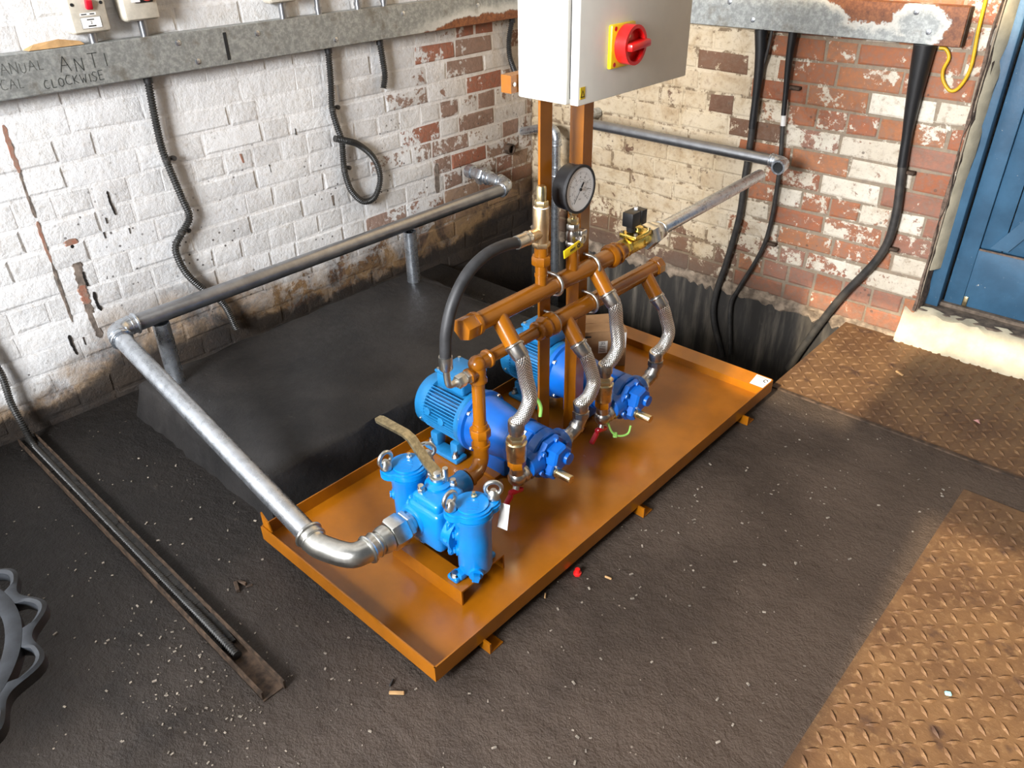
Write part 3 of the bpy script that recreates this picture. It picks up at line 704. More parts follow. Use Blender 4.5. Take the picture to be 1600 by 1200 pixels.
def switch_box(y, z, w, h, label, kind):
    t = thing('switch_box', (0, y, z-h/2), label, 'switch', 'switch boxes above the trunking')
    b = B(); b.rbox((.030, y, z), (.052, w, h), .014, 4); b.build('housing', 'ivory', t)
    b = B(); b.rbox((.0575, y, z), (.005, w-.012, h-.012), .0024, 2); b.build('cover', 'ivory', t)
    b = B(); b.cyl((.028, y+.004, 1.192), (.028, y+.004, z-h/2+.004), .013, n=16); b.build('conduit_stub', 'galv_dark', t)
    for dy, dz in ((-w*.36, .02), (w*.36, .02)):
        b = B(); b.cyl((.0595, y+dy, z+dz), (.0612, y+dy, z+dz), .005, n=12); b.build('screw', 'gap', t)
    if kind == 1:
        b = B(); b.rbox((.066, y+.004, z+.018), (.014, .020, .028), .004, 2, ry=.25); b.build('rocker', 'red_lever', t)
        b = B(); b.bb(.060, .0606, y-.028, y+.020, z-.012, z-.004); lb = b.build('label_strip', 'white', t, 0)
        b = B(); b.bb(.0605, .0609, y-.024, y-.008, z-.0095, z-.0065); b.bb(.0605, .0609, y+.001, y+.015, z-.0095, z-.0065); b.build('print', 'ink', lb, 0)
        b = B(); b.bb(.060, .0606, y-.030, y+.030, z-.047, z-.016); lb = b.build('label_plate', 'white', t, 0)
        b = B()
        for (a0, a1, c0, c1) in ((-.030, .030, -.0168, -.016), (-.030, .030, -.047, -.0462), (-.030, -.0292, -.047, -.016), (.0292, .030, -.047, -.016)): b.bb(.0606, .0609, y+a0, y+a1, z+c0, z+c1)
        b.bb(.0606, .0609, y-.011, y+.010, z-.0245, z-.0215); b.bb(.0606, .0609, y-.011, y+.012, z-.0425, z-.0390)
        text(b, '2', .011, (.0608, y, z-.0315), UY, UZ); b.build('print', 'ink', lb, 0)
    elif kind == 2:
        b = B(); b.rbox((.062, y+.012, z+.014), (.006, .058, .05), .003, 2); b.build('button_plate', 'black', t)
        b = B(); b.lathe((.064, y+.018, z+.012), UX, [(0, .017), (.010, .019), (.016, .017), (.018, .010)], 20); b.build('stop_button', 'red', t)
        b = B(); b.bb(.065, .0656, y-.030, y-.002, z-.008, z+.030); b.build('label_plate', 'white', t, 0)
    else:
        b = B(); b.bb(.060, .0606, y-.018, y+.026, z-.030, z-.012); lb = b.build('label_plate', 'white', t, 0)
        b = B(); b.bb(.0606, .0609, y-.010, y+.018, z-.025, z-.022); b.build('print', 'ink', lb, 0)
    return t
switch_box(-2.088, 1.283, .118, .125, 'ivory switch box with red rocker and label plate above the handwriting', 1)
switch_box(-1.925, 1.302, .118, .125, 'ivory switch box with a round red stop button', 2)
switch_box(-1.405, 1.307, .120, .125, 'ivory switch box third from the left above the trunking', 3)
for y, l in ((-1.245, 'short steel conduit above the trunking right of the third switch box'), (-1.06, 'short steel conduit above the trunking, middle of three'), (-.93, 'short steel conduit above the trunking nearest the rust')):
    b = B(); b.cyl((.026, y, 1.191), (.026, y, 1.34), .012); b.lathe((.026, y, 1.205), UZ, [(0, .015), (.012, .015)], 16)
    tag(b.build('conduit_stub', 'galv_dark'), l, 'conduit', 'conduit stubs above the trunking')
b = B(); rnd = random.Random(3)
b.add([(.012, -2.285, 1.194), (.046, -2.28, 1.194), (.048, -2.19, 1.194), (.046, -2.12, 1.194), (.012, -2.11, 1.194), (.012, -2.27, 1.200), (.040, -2.26, 1.209), (.043, -2.19, 1.216), (.042, -2.13, 1.204), (.012, -2.12, 1.20)],
      [(0, 1, 6, 5), (1, 2, 7, 6), (2, 3, 8, 7), (3, 4, 9, 8), (5, 6, 7), (5, 7, 8, 9), (0, 5, 9, 4), (0, 4, 3, 2, 1)])
tag(b.build('cardboard_scrap', 'card2', smooth=0), 'torn strip of cardboard lying on top of the trunking', 'cardboard')

# flexible conduits and their clips
def corr(pts, r=.0118, pitch=.0085, n=12):
    P = catmull(pts, 24); L = sum((a-c).length for a, c in zip(P, P[1:]))
    N = int(L/pitch*6); out = []; acc = [0]
    for a, c in zip(P, P[1:]): acc.append(acc[-1]+(c-a).length)
    j = 0
    for i in range(N+1):
        s_ = L*i/N
        while j < len(P)-2 and acc[j+1] < s_: j += 1
        out.append(P[j].lerp(P[j+1], (s_-acc[j])/max(1e-9, acc[j+1]-acc[j])))
    b = B(); b.tube(out, lambda l, t_: r*(1+.17*math.cos(2*math.pi*l/pitch)), n); return b
def saddle(b, y, z, dy=.028, r=.013):
    b.lathe((.026, y, z-.006), UZ, [(0, r), (.012, r)], 14); b.rbox((.014, y+dy*.6, z), (.018, abs(dy)+.012, .012), .003, 1); b.cyl((.02, y+dy, z), (.028, y+dy, z), .009, n=12)
def conduit(pts, label, clips, group='black corrugated conduits'):
    t = thing('flexible_conduit', (.026, pts[0][0], min(p[1] for p in pts)), label, 'conduit', group)
    b = corr([(p[2] if len(p) > 2 else .026, p[0], p[1]) for p in pts]); b.build('hose', 'conduit', t, 60)
    b = B(); b.lathe((.026, pts[0][0], 1.052), UZ, [(0, .014), (.024, .015)], 14); b.build('gland', 'black', t)
    for c in clips:
        b = B(); saddle(b, *c); b.build('clip', 'cable', t)
    return t
conduit([(-1.946, 1.07), (-1.953, .972), (-1.957, .857), (-1.951, .79), (-1.93, .66), (-1.92, .586), (-1.962, .537), (-1.999, .487), (-1.985, .394), (-1.935, .306), (-1.87, .22), (-1.84, .10)], 'black corrugated conduit snaking down the white wall behind the long pipe', [(-1.951, .80), (-1.962, .540)])
conduit([(-1.224, 1.07), (-1.232, .944), (-1.242, .848), (-1.229, .771), (-1.216, .717), (-1.222, .62), (-1.217, .56), (-1.198, .50), (-1.147, .443), (-1.085, .443), (-1.045, .50), (-1.043, .56), (-1.072, .625), (-1.139, .685, .034), (-1.20, .715, .046), (-1.262, .738, .046)], 'black corrugated conduit hanging in a loop on the white wall', [(-1.240, .848), (-1.222, .600)])
conduit([(-.97, 1.07), (-.962, .978), (-.960, .93), (-.974, .884)], 'short cut-off black corrugated conduit hanging from the trunking', [])
conduit([(-.170, 1.07), (-.195, .98), (-.190, .90), (-.150, .82), (-.11, .75)], 'black corrugated conduit in the corner behind the white panel', [])
t = thing('flexible_conduit', (.026, -2.70, .03), 'black corrugated conduit running down the wall into the floor channel', 'conduit', 'black corrugated conduits')
b = corr([(.026, -2.70, .60), (.026, -2.685, .42), (.026, -2.662, .263), (.030, -2.668, .154), (.045, -2.664, .065), (.10, -2.667, .016), (.20, -2.668, .009), (1.0, -2.670, .009), (1.22, -2.670, .014), (1.39, -2.672, .015)], .0105); b.build('hose', 'conduit', t, 60)

# black cables on the brick wall
def cable(pts, r, label, clips, sleeve=None, kind='cable'):
    t = thing('black_cable', (pts[0][0], -.03, min(p[1] for p in pts)), label, 'cable', 'cables down the brick wall')
    P = catmull([(p[0], p[2] if len(p) > 2 else -.03, p[1]) for p in pts], 8)
    b = B(); b.tube(P, r, 12); b.build('sheath', 'cable', t, 60)
    if sleeve:
        b = B(); n = len(P); q = catmull([(p[0], -.034, p[1]) for p in pts[:3]], 8)
        L = sum((a-c).length for a, c in zip(q, q[1:])); k = sleeve
        b.tube(q, lambda l, t_: r*1.08 + max(0, (k-r)*(1-l/(L*.72))) if l < L*.72 else r*1.08, 14); b.build('gland_sleeve', 'black', t)
    for x, z in clips:
        b = B(); b.rbox((x+.022, -.018, z), (.05, .024, .014), .003, 1); b.build('clip', 'rust_steel', t)
    return t
cable([(1.828, 1.10), (1.836, .885), (1.852, .681), (1.872, .488), (1.851, .325), (1.732, .092), (1.637, -.142), (1.58, -.30)], .0165, 'thick black cable curving down beside the blue door', [(1.852, .66), (1.862, .36)], .036)
cable([(1.216, 1.10), (1.231, .974), (1.237, .726), (1.235, .511), (1.235, .34), (1.204, .119), (1.172, -.052), (1.179, -.184), (1.252, -.36)], .014, 'black cable crossing behind the wall pipe, left of the pair', [], .024)
t = cable([(1.348, 1.10), (1.350, .986), (1.363, .796), (1.385, .514), (1.371, .255), (1.284, .016), (1.255, -.092), (1.29, -.33)], .0095, 'thin black cable with a white tape band on the brick wall', [(1.362, .90), (1.372, .255)], .016)
b = B(); b.tube([(1.3590, -.03, .855), (1.3665, -.03, .755)], .0103, 12); b.build('tape_band', 'white', t)
b = B(); b.tube(catmull([(1.262, -.034, 1.10), (1.255, -.034, 1.02), (1.238, -.034, .93)], 6), .006, 8); tag(b.build('black_cable', 'cable'), 'thin black tail of cable under the right trunking', 'cable', 'cables down the brick wall')
b = B(); b.tube(catmull([(1.972, -.018, 1.40), (1.975, -.018, 1.244), (1.978, -.018, 1.149), (1.986, -.018, 1.04), (1.969, -.018, .976), (1.943, -.018, .958), (1.913, -.018, .985), (1.902, -.018, 1.02), (1.910, -.018, 1.062), (1.893, -.018, 1.088), (1.872, -.020, 1.090)], 8), .0058, 10)
tag(b.build('yellow_cable', 'yellow_cable', smooth=60), 'thin yellow earth cable looping beside the blue door', 'cable')

# ================================================================== galvanised pipework on the walls
def bead(b, p, axis, r, k=1.16): b.torus(p, axis, r*1.04, r*.14, 22, 8)
def collar(b, p, axis, r, L):
    a = V(axis).normalized(); p = V(p); b.lathe(p, a, [(0, r*1.10), (L, r*1.10)], 24); b.torus(p+a*.004, a, r*1.13, r*.16, 24, 8); b.torus(p+a*(L-.004), a, r*1.10, r*.08, 24, 8)
R1 = .0280
t = thing('galvanised_pipe', (.3, -1.4, .14), 'long galvanised pipe run along the white wall and down to the blue filter', 'pipe')
za, zb = .402, .205                   # falls towards the filter
EY, EX = -2.405, 1.50                 # near elbow position
A1 = V(.30, -2.31, .398); A2 = V(.30, -.555, .405)
b = B(); b.tube([A1, A2], R1, 24); b.build('wall_tube', 'galv_dark', t)
# stub into the wall
b = B(); el = arc((.24, -.555, .412), (1, 0, 0), (0, 1, 0), .06, 0, math.pi/2, 10); b.tube([A2] + el, R1*1.08, 20)
collar(b, A2 + V(0, -.012, 0), (0, 1, 0), R1, .022); collar(b, (.225, -.495, .412), (1, 0, 0), R1, .024); b.build('elbow', 'galv', t)
b = B(); b.tube([(.245, -.495, .412), (.02, -.503, .428)], R1, 20); collar(b, (.145, -.497, .417), (1, 0, 0), R1, .030); b.lathe((.03, -.502, .427), (1, 0, 0), [(0, R1*1.2), (.03, R1*1.2)], 20); b.hexn((.095, -.5, .42), (.13, -.498, .418), R1*1.5); b.build('wall_stub', 'galv', t)
# far-left elbow and falling tube
d = (V(EX-.13, EY-.005, .200) - V(.36, -2.378, .394)).normalized()
b = B(); P = catmull([A1, V(.304, -2.345, .398), V(.325, -2.372, .397), V(.36, -2.378, .394)], 6); b.tube(P, R1*1.1, 20); collar(b, A1 + V(0, .012, 0), (0, -1, 0), R1, .026); collar(b, V(.36, -2.378, .394) + d*.012, -d, R1, .026); b.build('elbow', 'galv', t)
P2 = V(EX-.13, EY-.005, .200)
b = B(); b.tube([V(.36, -2.378, .394), P2], R1, 24); b.build('falling_tube', 'galv', t)
R2 = .0300
b = B(); P = catmull([P2, P2+d*.035, V(EX-.015, EY+.022, .194), V(EX+.005, EY+.055, .196), V(EX+.008, EY+.085, .197)], 7); b.tube(P, R2*1.04, 22); collar(b, P2 + d*(-.016), d, R2, .028); collar(b, V(EX+.008, EY+.060, .197), (0, 1, 0), R2, .030); b.build('elbow', 'zinc', t)
b = B(); b.cyl((EX+.009, EY+.085, .197), (EX+.012, -2.205, .198), R2*.95, n=24); b.lathe((EX+.010, EY+.098, .197), UY, [(0, R2*1.10), (.010, R2*1.22), (.024, R2*1.22), (.028, R2*1.1)], 24); b.hexn((EX+.010, EY+.128, .197), (EX+.012, EY+.172, .198), R2*1.50); b.hexn((EX+.011, EY+.175, .198), (EX+.012, EY+.190, .198), R2*1.32); b.build('union', 'zinc', t)
# supports
for y, l in ((-2.225, 'galvanised pipe support post near the left elbow'), (-1.128, 'galvanised pipe support post at the far end of the plinth')):
    b = B(); b.ring((.30, y, .141), UZ, .0255, .0280, .228, 26); tag(b.build('pipe_support', 'galv'), l, 'support post', 'pipe support posts on the plinth')
# pipe on the right wall with an open elbow
t = thing('galvanised_pipe', (.9, -.2, .64), 'galvanised pipe on the brick wall ending in an open elbow', 'pipe')
b = B(); b.tube([(.47, -.205, .671), (1.45, -.205, .664)], .0225, 22); b.build('tube', 'galv_dark', t)
b = B(); P = [V(.47, -.205, .671)] + catmull([(.455, -.20, .671), (.43, -.175, .671), (.425, -.14, .671), (.425, -.008, .671)], 5); b.tube(P, .0235, 20); b.build('wall_elbow', 'galv', t)
b = B(); P = catmull([(1.425, -.205, .664), (1.45, -.207, .664), (1.476, -.222, .664), (1.483, -.25, .664), (1.483, -.262, .664)], 6); b.tube(P, .0245, 20, False); collar(b, (1.415, -.205, .664), UX, .0225, .022)
b.ring((1.483, -.258, .664), (0, -1, 0), .0205, .0275, .022, 24); b.build('open_elbow', 'galv', t)
b = B(); b.cyl((1.483, -.262, .664), (1.483, -.264, .664), .0205, n=24); b.build('bore', 'gap', t)
# rising corner pipe
t = thing('galvanised_pipe', (.286, -.15, -.4), 'upright galvanised pipe in the corner behind the orange posts', 'pipe')
b = B(); b.tube([(.286, -.15, -.40), (.286, -.15, .555)], .0225, 20); b.build('tube', 'galv', t)
b = B(); P = catmull([(.286, -.15, .53), (.286, -.15, .555), (.27, -.148, .585), (.235, -.144, .595), (.20, -.14, .592)], 5); b.tube(P, .0255, 20); collar(b, (.286, -.15, .52), UZ, .0235, .024); b.build('elbow', 'galv', t)
b = B(); collar(b, (.286, -.15, .37), UZ, .0225, .05); b.build('coupling', 'galv', t)
b = B(); b.tube([(.21, -.14, .592), (.10, -.11, .56), (.003, -.08, .53)], .021, 18); b.build('wall_stub', 'galv', t)
b = B(); b.ring((.002, -.192, .465), UX, .020, .027, .03, 20); b.cyl((.004, -.192, .465), (.01, -.192, .465), .021, n=20); tag(b.build('pipe_stub', 'rust_steel'), 'rusty open pipe end in the wall beside the corner', 'pipe')

# ================================================================== floor items
t = thing('steel_channel', (.8, -2.668, 0), 'narrow rusty steel channel lying along the dark floor', 'channel')
b = B(); b.bb(.05, 1.54, -2.696, -2.640, .001, .004); b.build('web', 'rust_steel', t, 0)
b = B(); rnd = random.Random(8)
for i in range(130):
    x = .06+i*.0098; b.box((x, -2.668+rnd.uniform(-.003, .003), .009+rnd.uniform(-.002, .002)), (.034, .044, .010), rnd.uniform(-.12, .12))
o = b.build('dirt_fill', simple('black_dirt', (.020, .017, .014), .9, 0, .4, 60, .5, 120), t, 0); o['kind'] = 'stuff'
b = B(); b.bb(.05, 1.535, -2.696, -2.691, .001, .027); b.build('flange', 'rust_steel', t, 0)
b = B(); b.bb(.05, 1.545, -2.645, -2.640, .001, .027); b.build('flange', 'rust_steel', t, 0)
# hand wheel
t = thing('handwheel', (1.56, -3.26, 0), 'grey cast iron valve handwheel with scalloped pierced rim', 'handwheel')
cx, cy, cz = 1.56, -3.262, .60; NL = 14; vs = []; fs = []; n = NL*16
def ro(a): return .2535 + .0125*math.cos(NL*a)
def band(fin, fout, th, z0, bulge=.003):
    b = B(); vs = []; fs = []
    for i in range(n):
        a = 2*math.pi*i/n + .06; c, s_ = math.cos(a), math.sin(a); ri, rr = fin(a), fout(a)
        for r, z in ((ri, z0), (rr, z0), (rr, z0+th), ((ri+rr)/2, z0+th+bulge), (ri, z0+th)): vs.append((cx+r*c, cy+r*s_, cz+z))
    for i in range(n):
        j = (i+1) % n
        for q in range(5): fs.append((i*5+q, j*5+q, j*5+(q+1) % 5, i*5+(q+1) % 5))
    return b.add(vs, fs)
bb_ = band(lambda a: .205, lambda a: .228, .020, 0); b2 = band(lambda a: (ro(a-.06)-.0125) if math.cos(NL*(a-.06)) > -.30 else .226, lambda a: ro(a-.06), .018, .001)
bb_.add(b2.v, b2.f); bb_.build('rim', 'wheel', t, 50)
for k in range(5):
    a = 2*math.pi*k/5 + .62; b = B(); b.cyl((cx+.03*math.cos(a), cy+.03*math.sin(a), cz-.01), (cx+.208*math.cos(a), cy+.208*math.sin(a), cz+.008), .016, .011, 10); b.build('spoke', 'wheel', t)
b = B(); b.lathe((cx, cy, cz-.03), UZ, [(0, .034), (.05, .034), (.055, .028)], 20); b.build('hub', 'wheel', t)
b = B(); b.lathe((cx, cy, 0), UZ, [(0, .09), (.03, .09), (.035, .03), (.60, .022), (.64, .016)], 18); b.build('spindle', 'rust_steel', t)
# small litter
b = B(); b.lathe((1.827, -1.91, 0), (0, 0, 1), [(0, .011), (.006, .011), (.008, .008), (.018, .007)], 14); tag(b.build('red_cap', 'red'), 'small red plastic cap on the floor beside the tray', 'cap')
b = B(); b.rbox((2.687, -1.65, .0075), (.014, .011, .006), .002, 1, rz=.5); tag(b.build('plastic_chip', simple('pale_blue_plastic', (.35, .72, .78), .5)), 'pale blue plastic chip on the sunlit tread plate', 'litter')
b = B(); rnd = random.Random(21)
for i in range(420):
    while True:
        x, y = rnd.uniform(.4, 2.46), rnd.uniform(-2.95, -.75)
        if x < 1.03 and -2.37 < y < -1.0: continue
        if 1.07 < x < 1.84 and -2.44 < y < -.74: continue
        if -2.71 < y < -2.63: continue
        break
    s_ = rnd.choice((.0015, .002, .0025, .0035)); a = rnd.uniform(0, 6)
    z = .0085 if x > 2.48 else .001
    b.box((x, y, z+s_*.4), (s_*rnd.uniform(1, 3.2), s_*1.2, s_*.8), a)
for i in range(220):
    x, y = rnd.gauss(1.42, .20), rnd.gauss(-2.76, .09)
    if -2.71 < y < -2.63 or y > -2.46: continue
    s_ = rnd.choice((.0012, .0018, .0024, .003)); b.box((x, y, .001+s_*.4), (s_*rnd.uniform(1, 2.6), s_*1.2, s_*.8), rnd.uniform(0, 6))
tag(b.build('grit', simple('pale_grit', (.36, .31, .25), .8, 0, .3, 80), smooth=0), 'pale grit and chips scattered over the dark floor', 'grit', kind='stuff')
b = B(); rnd = random.Random(5)
for (x, y, s_, a) in ((1.176, -2.533, .016, .4), (1.20, -2.525, .010, 1.2), (1.18, -2.55, .020, 2.8)):
    b.rbox((x, y, s_*.25), (s_*1.8, s_*.5, s_*.5), .001, 1, rz=a)
tag(b.build('bolt_scrap', 'rust_steel'), 'loose rusty bolt lying left of the orange tray', 'scrap')
for (x, y, s_, a, l) in ((1.75, -2.48, .022, .7, 'sliver of debris by the near corner of the tray'), (1.72, -2.47, .012, 2.0, 'dark crumb of debris by the near corner of the tray'), (1.90, -1.87, .012, .2, 'white sliver on the floor right of the red cap'), (1.815, -2.03, .010, 2.2, 'white curl of swarf under the tray rim'), (2.10, -.30, .022, -.5, 'pale splinter on the tread plate by the door')):
    b = B(); b.rbox((x, y, .005), (s_*1.6, s_*.35, .006), .001, 1, rz=a); tag(b.build('debris_sliver', 'card2' if 'dark' not in l else 'rubber'), l, 'debris')
b = B(); b.add([(2.40, -.45, .004), (2.425, -.46, .004), (2.415, -.43, .004), (2.412, -.447, .010)], [(0, 1, 3), (1, 2, 3), (2, 0, 3), (0, 2, 1)]); tag(b.build('wrapper_scrap', simple('pink_wrapper', (.45, .22, .20), .5), smooth=0), 'crumpled pink scrap on the shaded tread plate', 'litter')

# ================================================================== drip tray
TX0, TX1, TY0, TY1 = 1.10, 1.812, -2.412, -.772
t = thing('drip_tray', (1.456, -1.592, 0), 'large orange-brown steel drip tray on short angle feet', 'tray')
b = B(); b.bb(TX0, TX1, TY0, TY1, .034, .037); b.build('pan', 'orange', t, 0)
b = B(); b.bb(TX1-.004, TX1, TY0, TY1, .030, .078); b.build('rim', 'orange', t, 0)
b = B(); b.bb(TX0, TX1, TY0, TY0+.004, .030, .078); b.build('rim', 'orange', t, 0)
b = B(); b.bb(TX0, TX0+.004, TY0, TY1, .030, .078); b.build('rim', 'orange', t, 0)
b = B(); b.extr([(TY1, .030), (TY1, .080), (TY1-.060, .066), (TY1-.060, .037), (TY1-.056, .037), (TY1-.056, .062), (TY1-.004, .074), (TY1-.004, .030)], (TX0, 0, 0), (0, 1, 0), (0, 0, 1), TX1-TX0-.004); b.build('end_ledge', 'orange', t, 0)
for y in (-2.235, -1.585, -.960):
    b = B(); b.bb(TX0-.01, TX1+.022, y-.022, y+.024, .0005, .0045); b.bb(TX0-.01, TX1+.022, y-.022, y-.017, .0045, .034); b.build('foot_angle', 'orange', t, 0)
b = B(); b.extr([(0, 0), (.040, 0), (.030, .03), (.0, .052)], (TX0+.006, TY0+.010, .075), (1, 0, 0), (0, 0, 1), .004); b.build('corner_tab', 'orange', t, 0)
o_ = V(1.782, TY1-.032, .0742); sl = V(0, -.060, -.014).normalized()
b = B(); hw, hh = .026, .026; u_, v_ = V(1, 0, 0), -sl; w_ = u_.cross(v_)
def lq(b, x0, x1, y0, y1, h): b.add([o_+u_*x+v_*y+w_*h for x, y in ((x0, y0), (x1, y0), (x1, y1), (x0, y1))], [(0, 1, 2, 3)])
b.extr([(-.030, -.026), (.026, -.026), (.026, .026), (-.030, .026)], o_+w_*.0002, u_, v_, .0006); lab = b.build('label_plate', 'white', t, 0)
b = B()
for (x0, x1, y0, y1) in ((-.026, .004, .018, .021), (-.024, .002, .008, .010), (-.024, .002, .003, .005), (-.024, .002, -.002, 0), (-.024, .010, -.010, -.008), (-.024, .014, -.016, -.014), (-.024, .006, -.022, -.020)): lq(b, x0, x1, y0, y1, .0010)
b.add([o_+u_*(.013+.009*math.cos(a)*k)+v_*(.009+.009*math.sin(a)*k)+w_*.0010 for k in (1, .5) for a in [i*math.pi/8 for i in range(14)]], [(i, i+1, 15+i, 14+i) for i in range(13)])
b.build('print', 'ink', lab, 0)

# ================================================================== duplex filter
t = thing('duplex_filter', (1.555, -2.14, .086), 'bright blue twin-canister oil filter with a zinc lever', 'filter')
b = B(); b.bb(1.43, 1.70, -2.217, -2.212, .0375, .086); b.bb(1.43, 1.70, -2.212, -2.165, .081, .086); b.build('mounting_angle', 'orange', t, 0)
b = B(); b.bb(1.40, 1.69, -2.055, -2.050, .0375, .086); b.bb(1.40, 1.69, -2.105, -2.055, .081, .086); b.build('mounting_angle', 'orange', t, 0)
ea = math.radians(63); eu = V(math.cos(ea), math.sin(ea), 0); ev = V(-math.sin(ea), math.cos(ea), 0)
for (cx_, first) in ((1.675, True), (1.437, False)):
    c = V(cx_, -2.14, 0)
    b = B(); b.lathe(c, UZ, [(.098, .030), (.104, .040), (.115, .0435), (.20, .044), (.265, .046), (.272, .050), (.286, .052)], 30)
    b.torus(c+V(0, 0, .272), UZ, .047, .003, 30, 6)
    can = b.build('canister', 'blue', t)
    b = B()   # lid: disc with two ears
    out = []
    for i in range(48):
        a = 2*math.pi*i/48; x, y = math.cos(a), math.sin(a)
        r = .052 + .020*max(0, abs(x)-.80)/.2
        out.append((r*x, r*y))
    b.extr(out, c+V(0, 0, .288), eu, ev, .014); b.extr([(x*.93, y*.93) for x, y in out], c+V(0, 0, .302), eu, ev, .006)
    b.extr([(.040*math.cos(i*math.pi/14), .040*math.sin(i*math.pi/14)) for i in range(28)], c+V(0, 0, .308), eu, ev, .004)
    lid = b.build('lid', 'blue', t)
    b = B()
    for k in range(5):
        q = -.022+k*.011; L = .5*math.sqrt(max(0, .030**2-q*q))
        b.box(c+V(0, 0, .3125)+eu*q*0+V(.004, -.004, 0)+V(.707*q, -.707*q, 0), (L*2, .0035, .0012), math.radians(40))
    o = b.build('cast_lettering', 'blue', lid, 0); o['kind'] = 'stuff'
    b = B(); b.hexn(c+V(-.012, .018, .312), c+V(-.012, .018, .320), .0075); b.cyl(c+V(-.012, .018, .320), c+V(-.012, .018, .327), .0045, n=12); b.build('vent_plug', 'brass' if first else 'zinc', lid)
    for sgn in (-1, 1):
        p = c + eu*.055*sgn
        b = B(); b.lathe(p+V(0, 0, .310), UZ, [(0, .0150), (.014, .0150), (.020, .011), (.026, .007)], 18); b.torus(p+V(0, 0, .340), (eu*.35+ev).normalized() if sgn > 0 else (eu*.55-ev).normalized(), .0198, .0056, 24, 10); b.build('eye_nut', 'zinc', t)
    # foot lugs
    for (dx, dy) in ((-.018, -.052), (-.012, .054)):
        b = B(); b.rbox(c+V(dx, dy, .094), (.036, .034, .016), .006, 3); b.rbox(c+V(dx*.6, dy*.6, .10), (.03, .05, .02), .006, 2); b.build('foot_lug', 'blue', t)
        b = B(); b.hexn(c+V(dx, dy-.004, .102), c+V(dx, dy-.004, .110), .0095); b.cyl(c+V(dx, dy-.004, .0995), c+V(dx, dy-.004, .102), .013, n=16); b.build('bolt', 'zinc', t)
    for z_ in ((.165, .215) if first else (.215,)):
        d3 = V(-.62, -.78, 0); b = B(); b.lathe(c+d3*.040+V(0, 0, z_), d3, [(0, .015), (.008, .014)], 16); b.hexn(c+d3*.048+V(0, 0, z_), c+d3*.054+V(0, 0, z_), .009); b.build('side_boss', 'blue', t)
    if first:
        dd = V(.72, -.69, 0).normalized()
        b = B(); b.lathe(c+dd*.038+V(0, 0, .118), dd, [(0, .020), (.012, .018)], 18); b.hexn(c+dd*.050+V(0, 0, .118), c+dd*.066+V(0, 0, .118), .012, 4, .5); b.build('drain_plug', 'blue', t)
# centre valve body
b = B(); b.rbox((1.553, -2.142, .200), (.118, .116, .125), .016, 3); b.rbox((1.553, -2.142, .268), (.098, .098, .035), .012, 3); b.lathe((1.512, -2.195, .198), (0, -1, 0), [(0, .046), (.006, .043), (.010, .040)], 26); b.lathe((1.497, -2.085, .197), (0, 1, 0), [(0, .046), (.03, .040), (.048, .032), (.072, .031), (.078, .034), (.088, .034)], 26); b.build('valve_body', 'blue', t)
for (xa, xb, sg) in ((1.612, 1.640, 1), (1.498, 1.472, -1)):
    b = B(); b.cyl((xa-.012*sg, -2.142, .195), (xb, -2.142, .195), .052, n=26); b.rbox(((xa+xb)/2, -2.142, .195), (.016, .086, .118), .010, 3); b.build('side_flange', 'blue', t)
    for (dy, dz) in ((-.034, .045), (-.034, -.045), (.034, .045), (.034, -.045), (-.046, 0)):
        b = B(); b.hexn((xa-.004*sg if sg < 0 else xa+.008, -2.142+dy, .195+dz), ((xa+.020*sg) if sg > 0 else xa-.012, -2.142+dy, .195+dz), .0085); b.build('flange_bolt', 'blue', t)
b = B(); text(b, 'GF', .020, (1.545, -2.2003, .150), UX, UZ, .001); b.build('cast_lettering', 'blue', t, 0)
b = B(); b.lathe((1.535, -2.125, .283), UZ, [(0, .034), (.008, .034), (.014, .022), (.022, .020)], 24); b.build('valve_cover', 'blue', t)
for (dx, dy) in ((-.010, -.048), (.034, .022), (-.040, .012)):
    b = B(); b.hexn((1.535+dx, -2.125+dy, .284), (1.535+dx, -2.125+dy, .296), .010); b.cyl((1.535+dx, -2.125+dy, .296), (1.535+dx, -2.125+dy, .306), .0075, n=14); b.build('cover_bolt', 'zinc', t)
b = B(); b.lathe((1.535, -2.125, .300), UZ, [(0, .020), (.012, .020), (.014, .012), (.024, .012), (.026, .009)], 20); b.cyl((1.552, -2.112, .300), (1.552, -2.112, .338), .0075, n=12); hubp = b.build('lever_hub', 'zinc', t)
Q = [V(1.537, -2.125, .318), V(1.500, -2.125, .338), V(1.435, -2.125, .390), V(1.312, -2.125, .389)]
b = B(); vs = []; fs = []
P = [Q[0], Q[1], Q[2]+V(.012, 0, -.004), Q[2]+V(-.012, 0, .002), Q[3]+V(.01, 0, 0), Q[3]]
for i, p in enumerate(P):
    tt = (P[min(i+1, 5)]-P[max(i-1, 0)]).normalized(); nn = V(0, 1, 0).cross(tt)*-1; w2 = (.016, .014, .0130, .0130, .0140, .009)[i]
    for (a, h) in ((-w2, -.004), (w2, -.004), (w2, .004), (w2*.75, .004), (w2*.72, .0022), (-w2*.72, .0022), (-w2*.75, .004), (-w2, .004)): vs.append(p+V(0, a, 0)+nn*h)
for i in range(5):
    for q in range(8): fs.append((i*8+q, i*8+(q+1) % 8, (i+1)*8+(q+1) % 8, (i+1)*8+q))
fs += [tuple(range(7, -1, -1)), tuple(40+k for k in range(8))]
b.add(vs, fs); b.build('lever', 'cast_zinc', t)
b = B(); c0 = V(1.716, -2.082, .298); b.add([c0+V(0, 0, 0), c0+V(.016, .014, -.008), c0+V(.014, .004, -.085), c0+V(-.004, -.012, -.072)], [(0, 1, 2, 3)]); tg = b.build('paper_tag', 'white', t, 0)

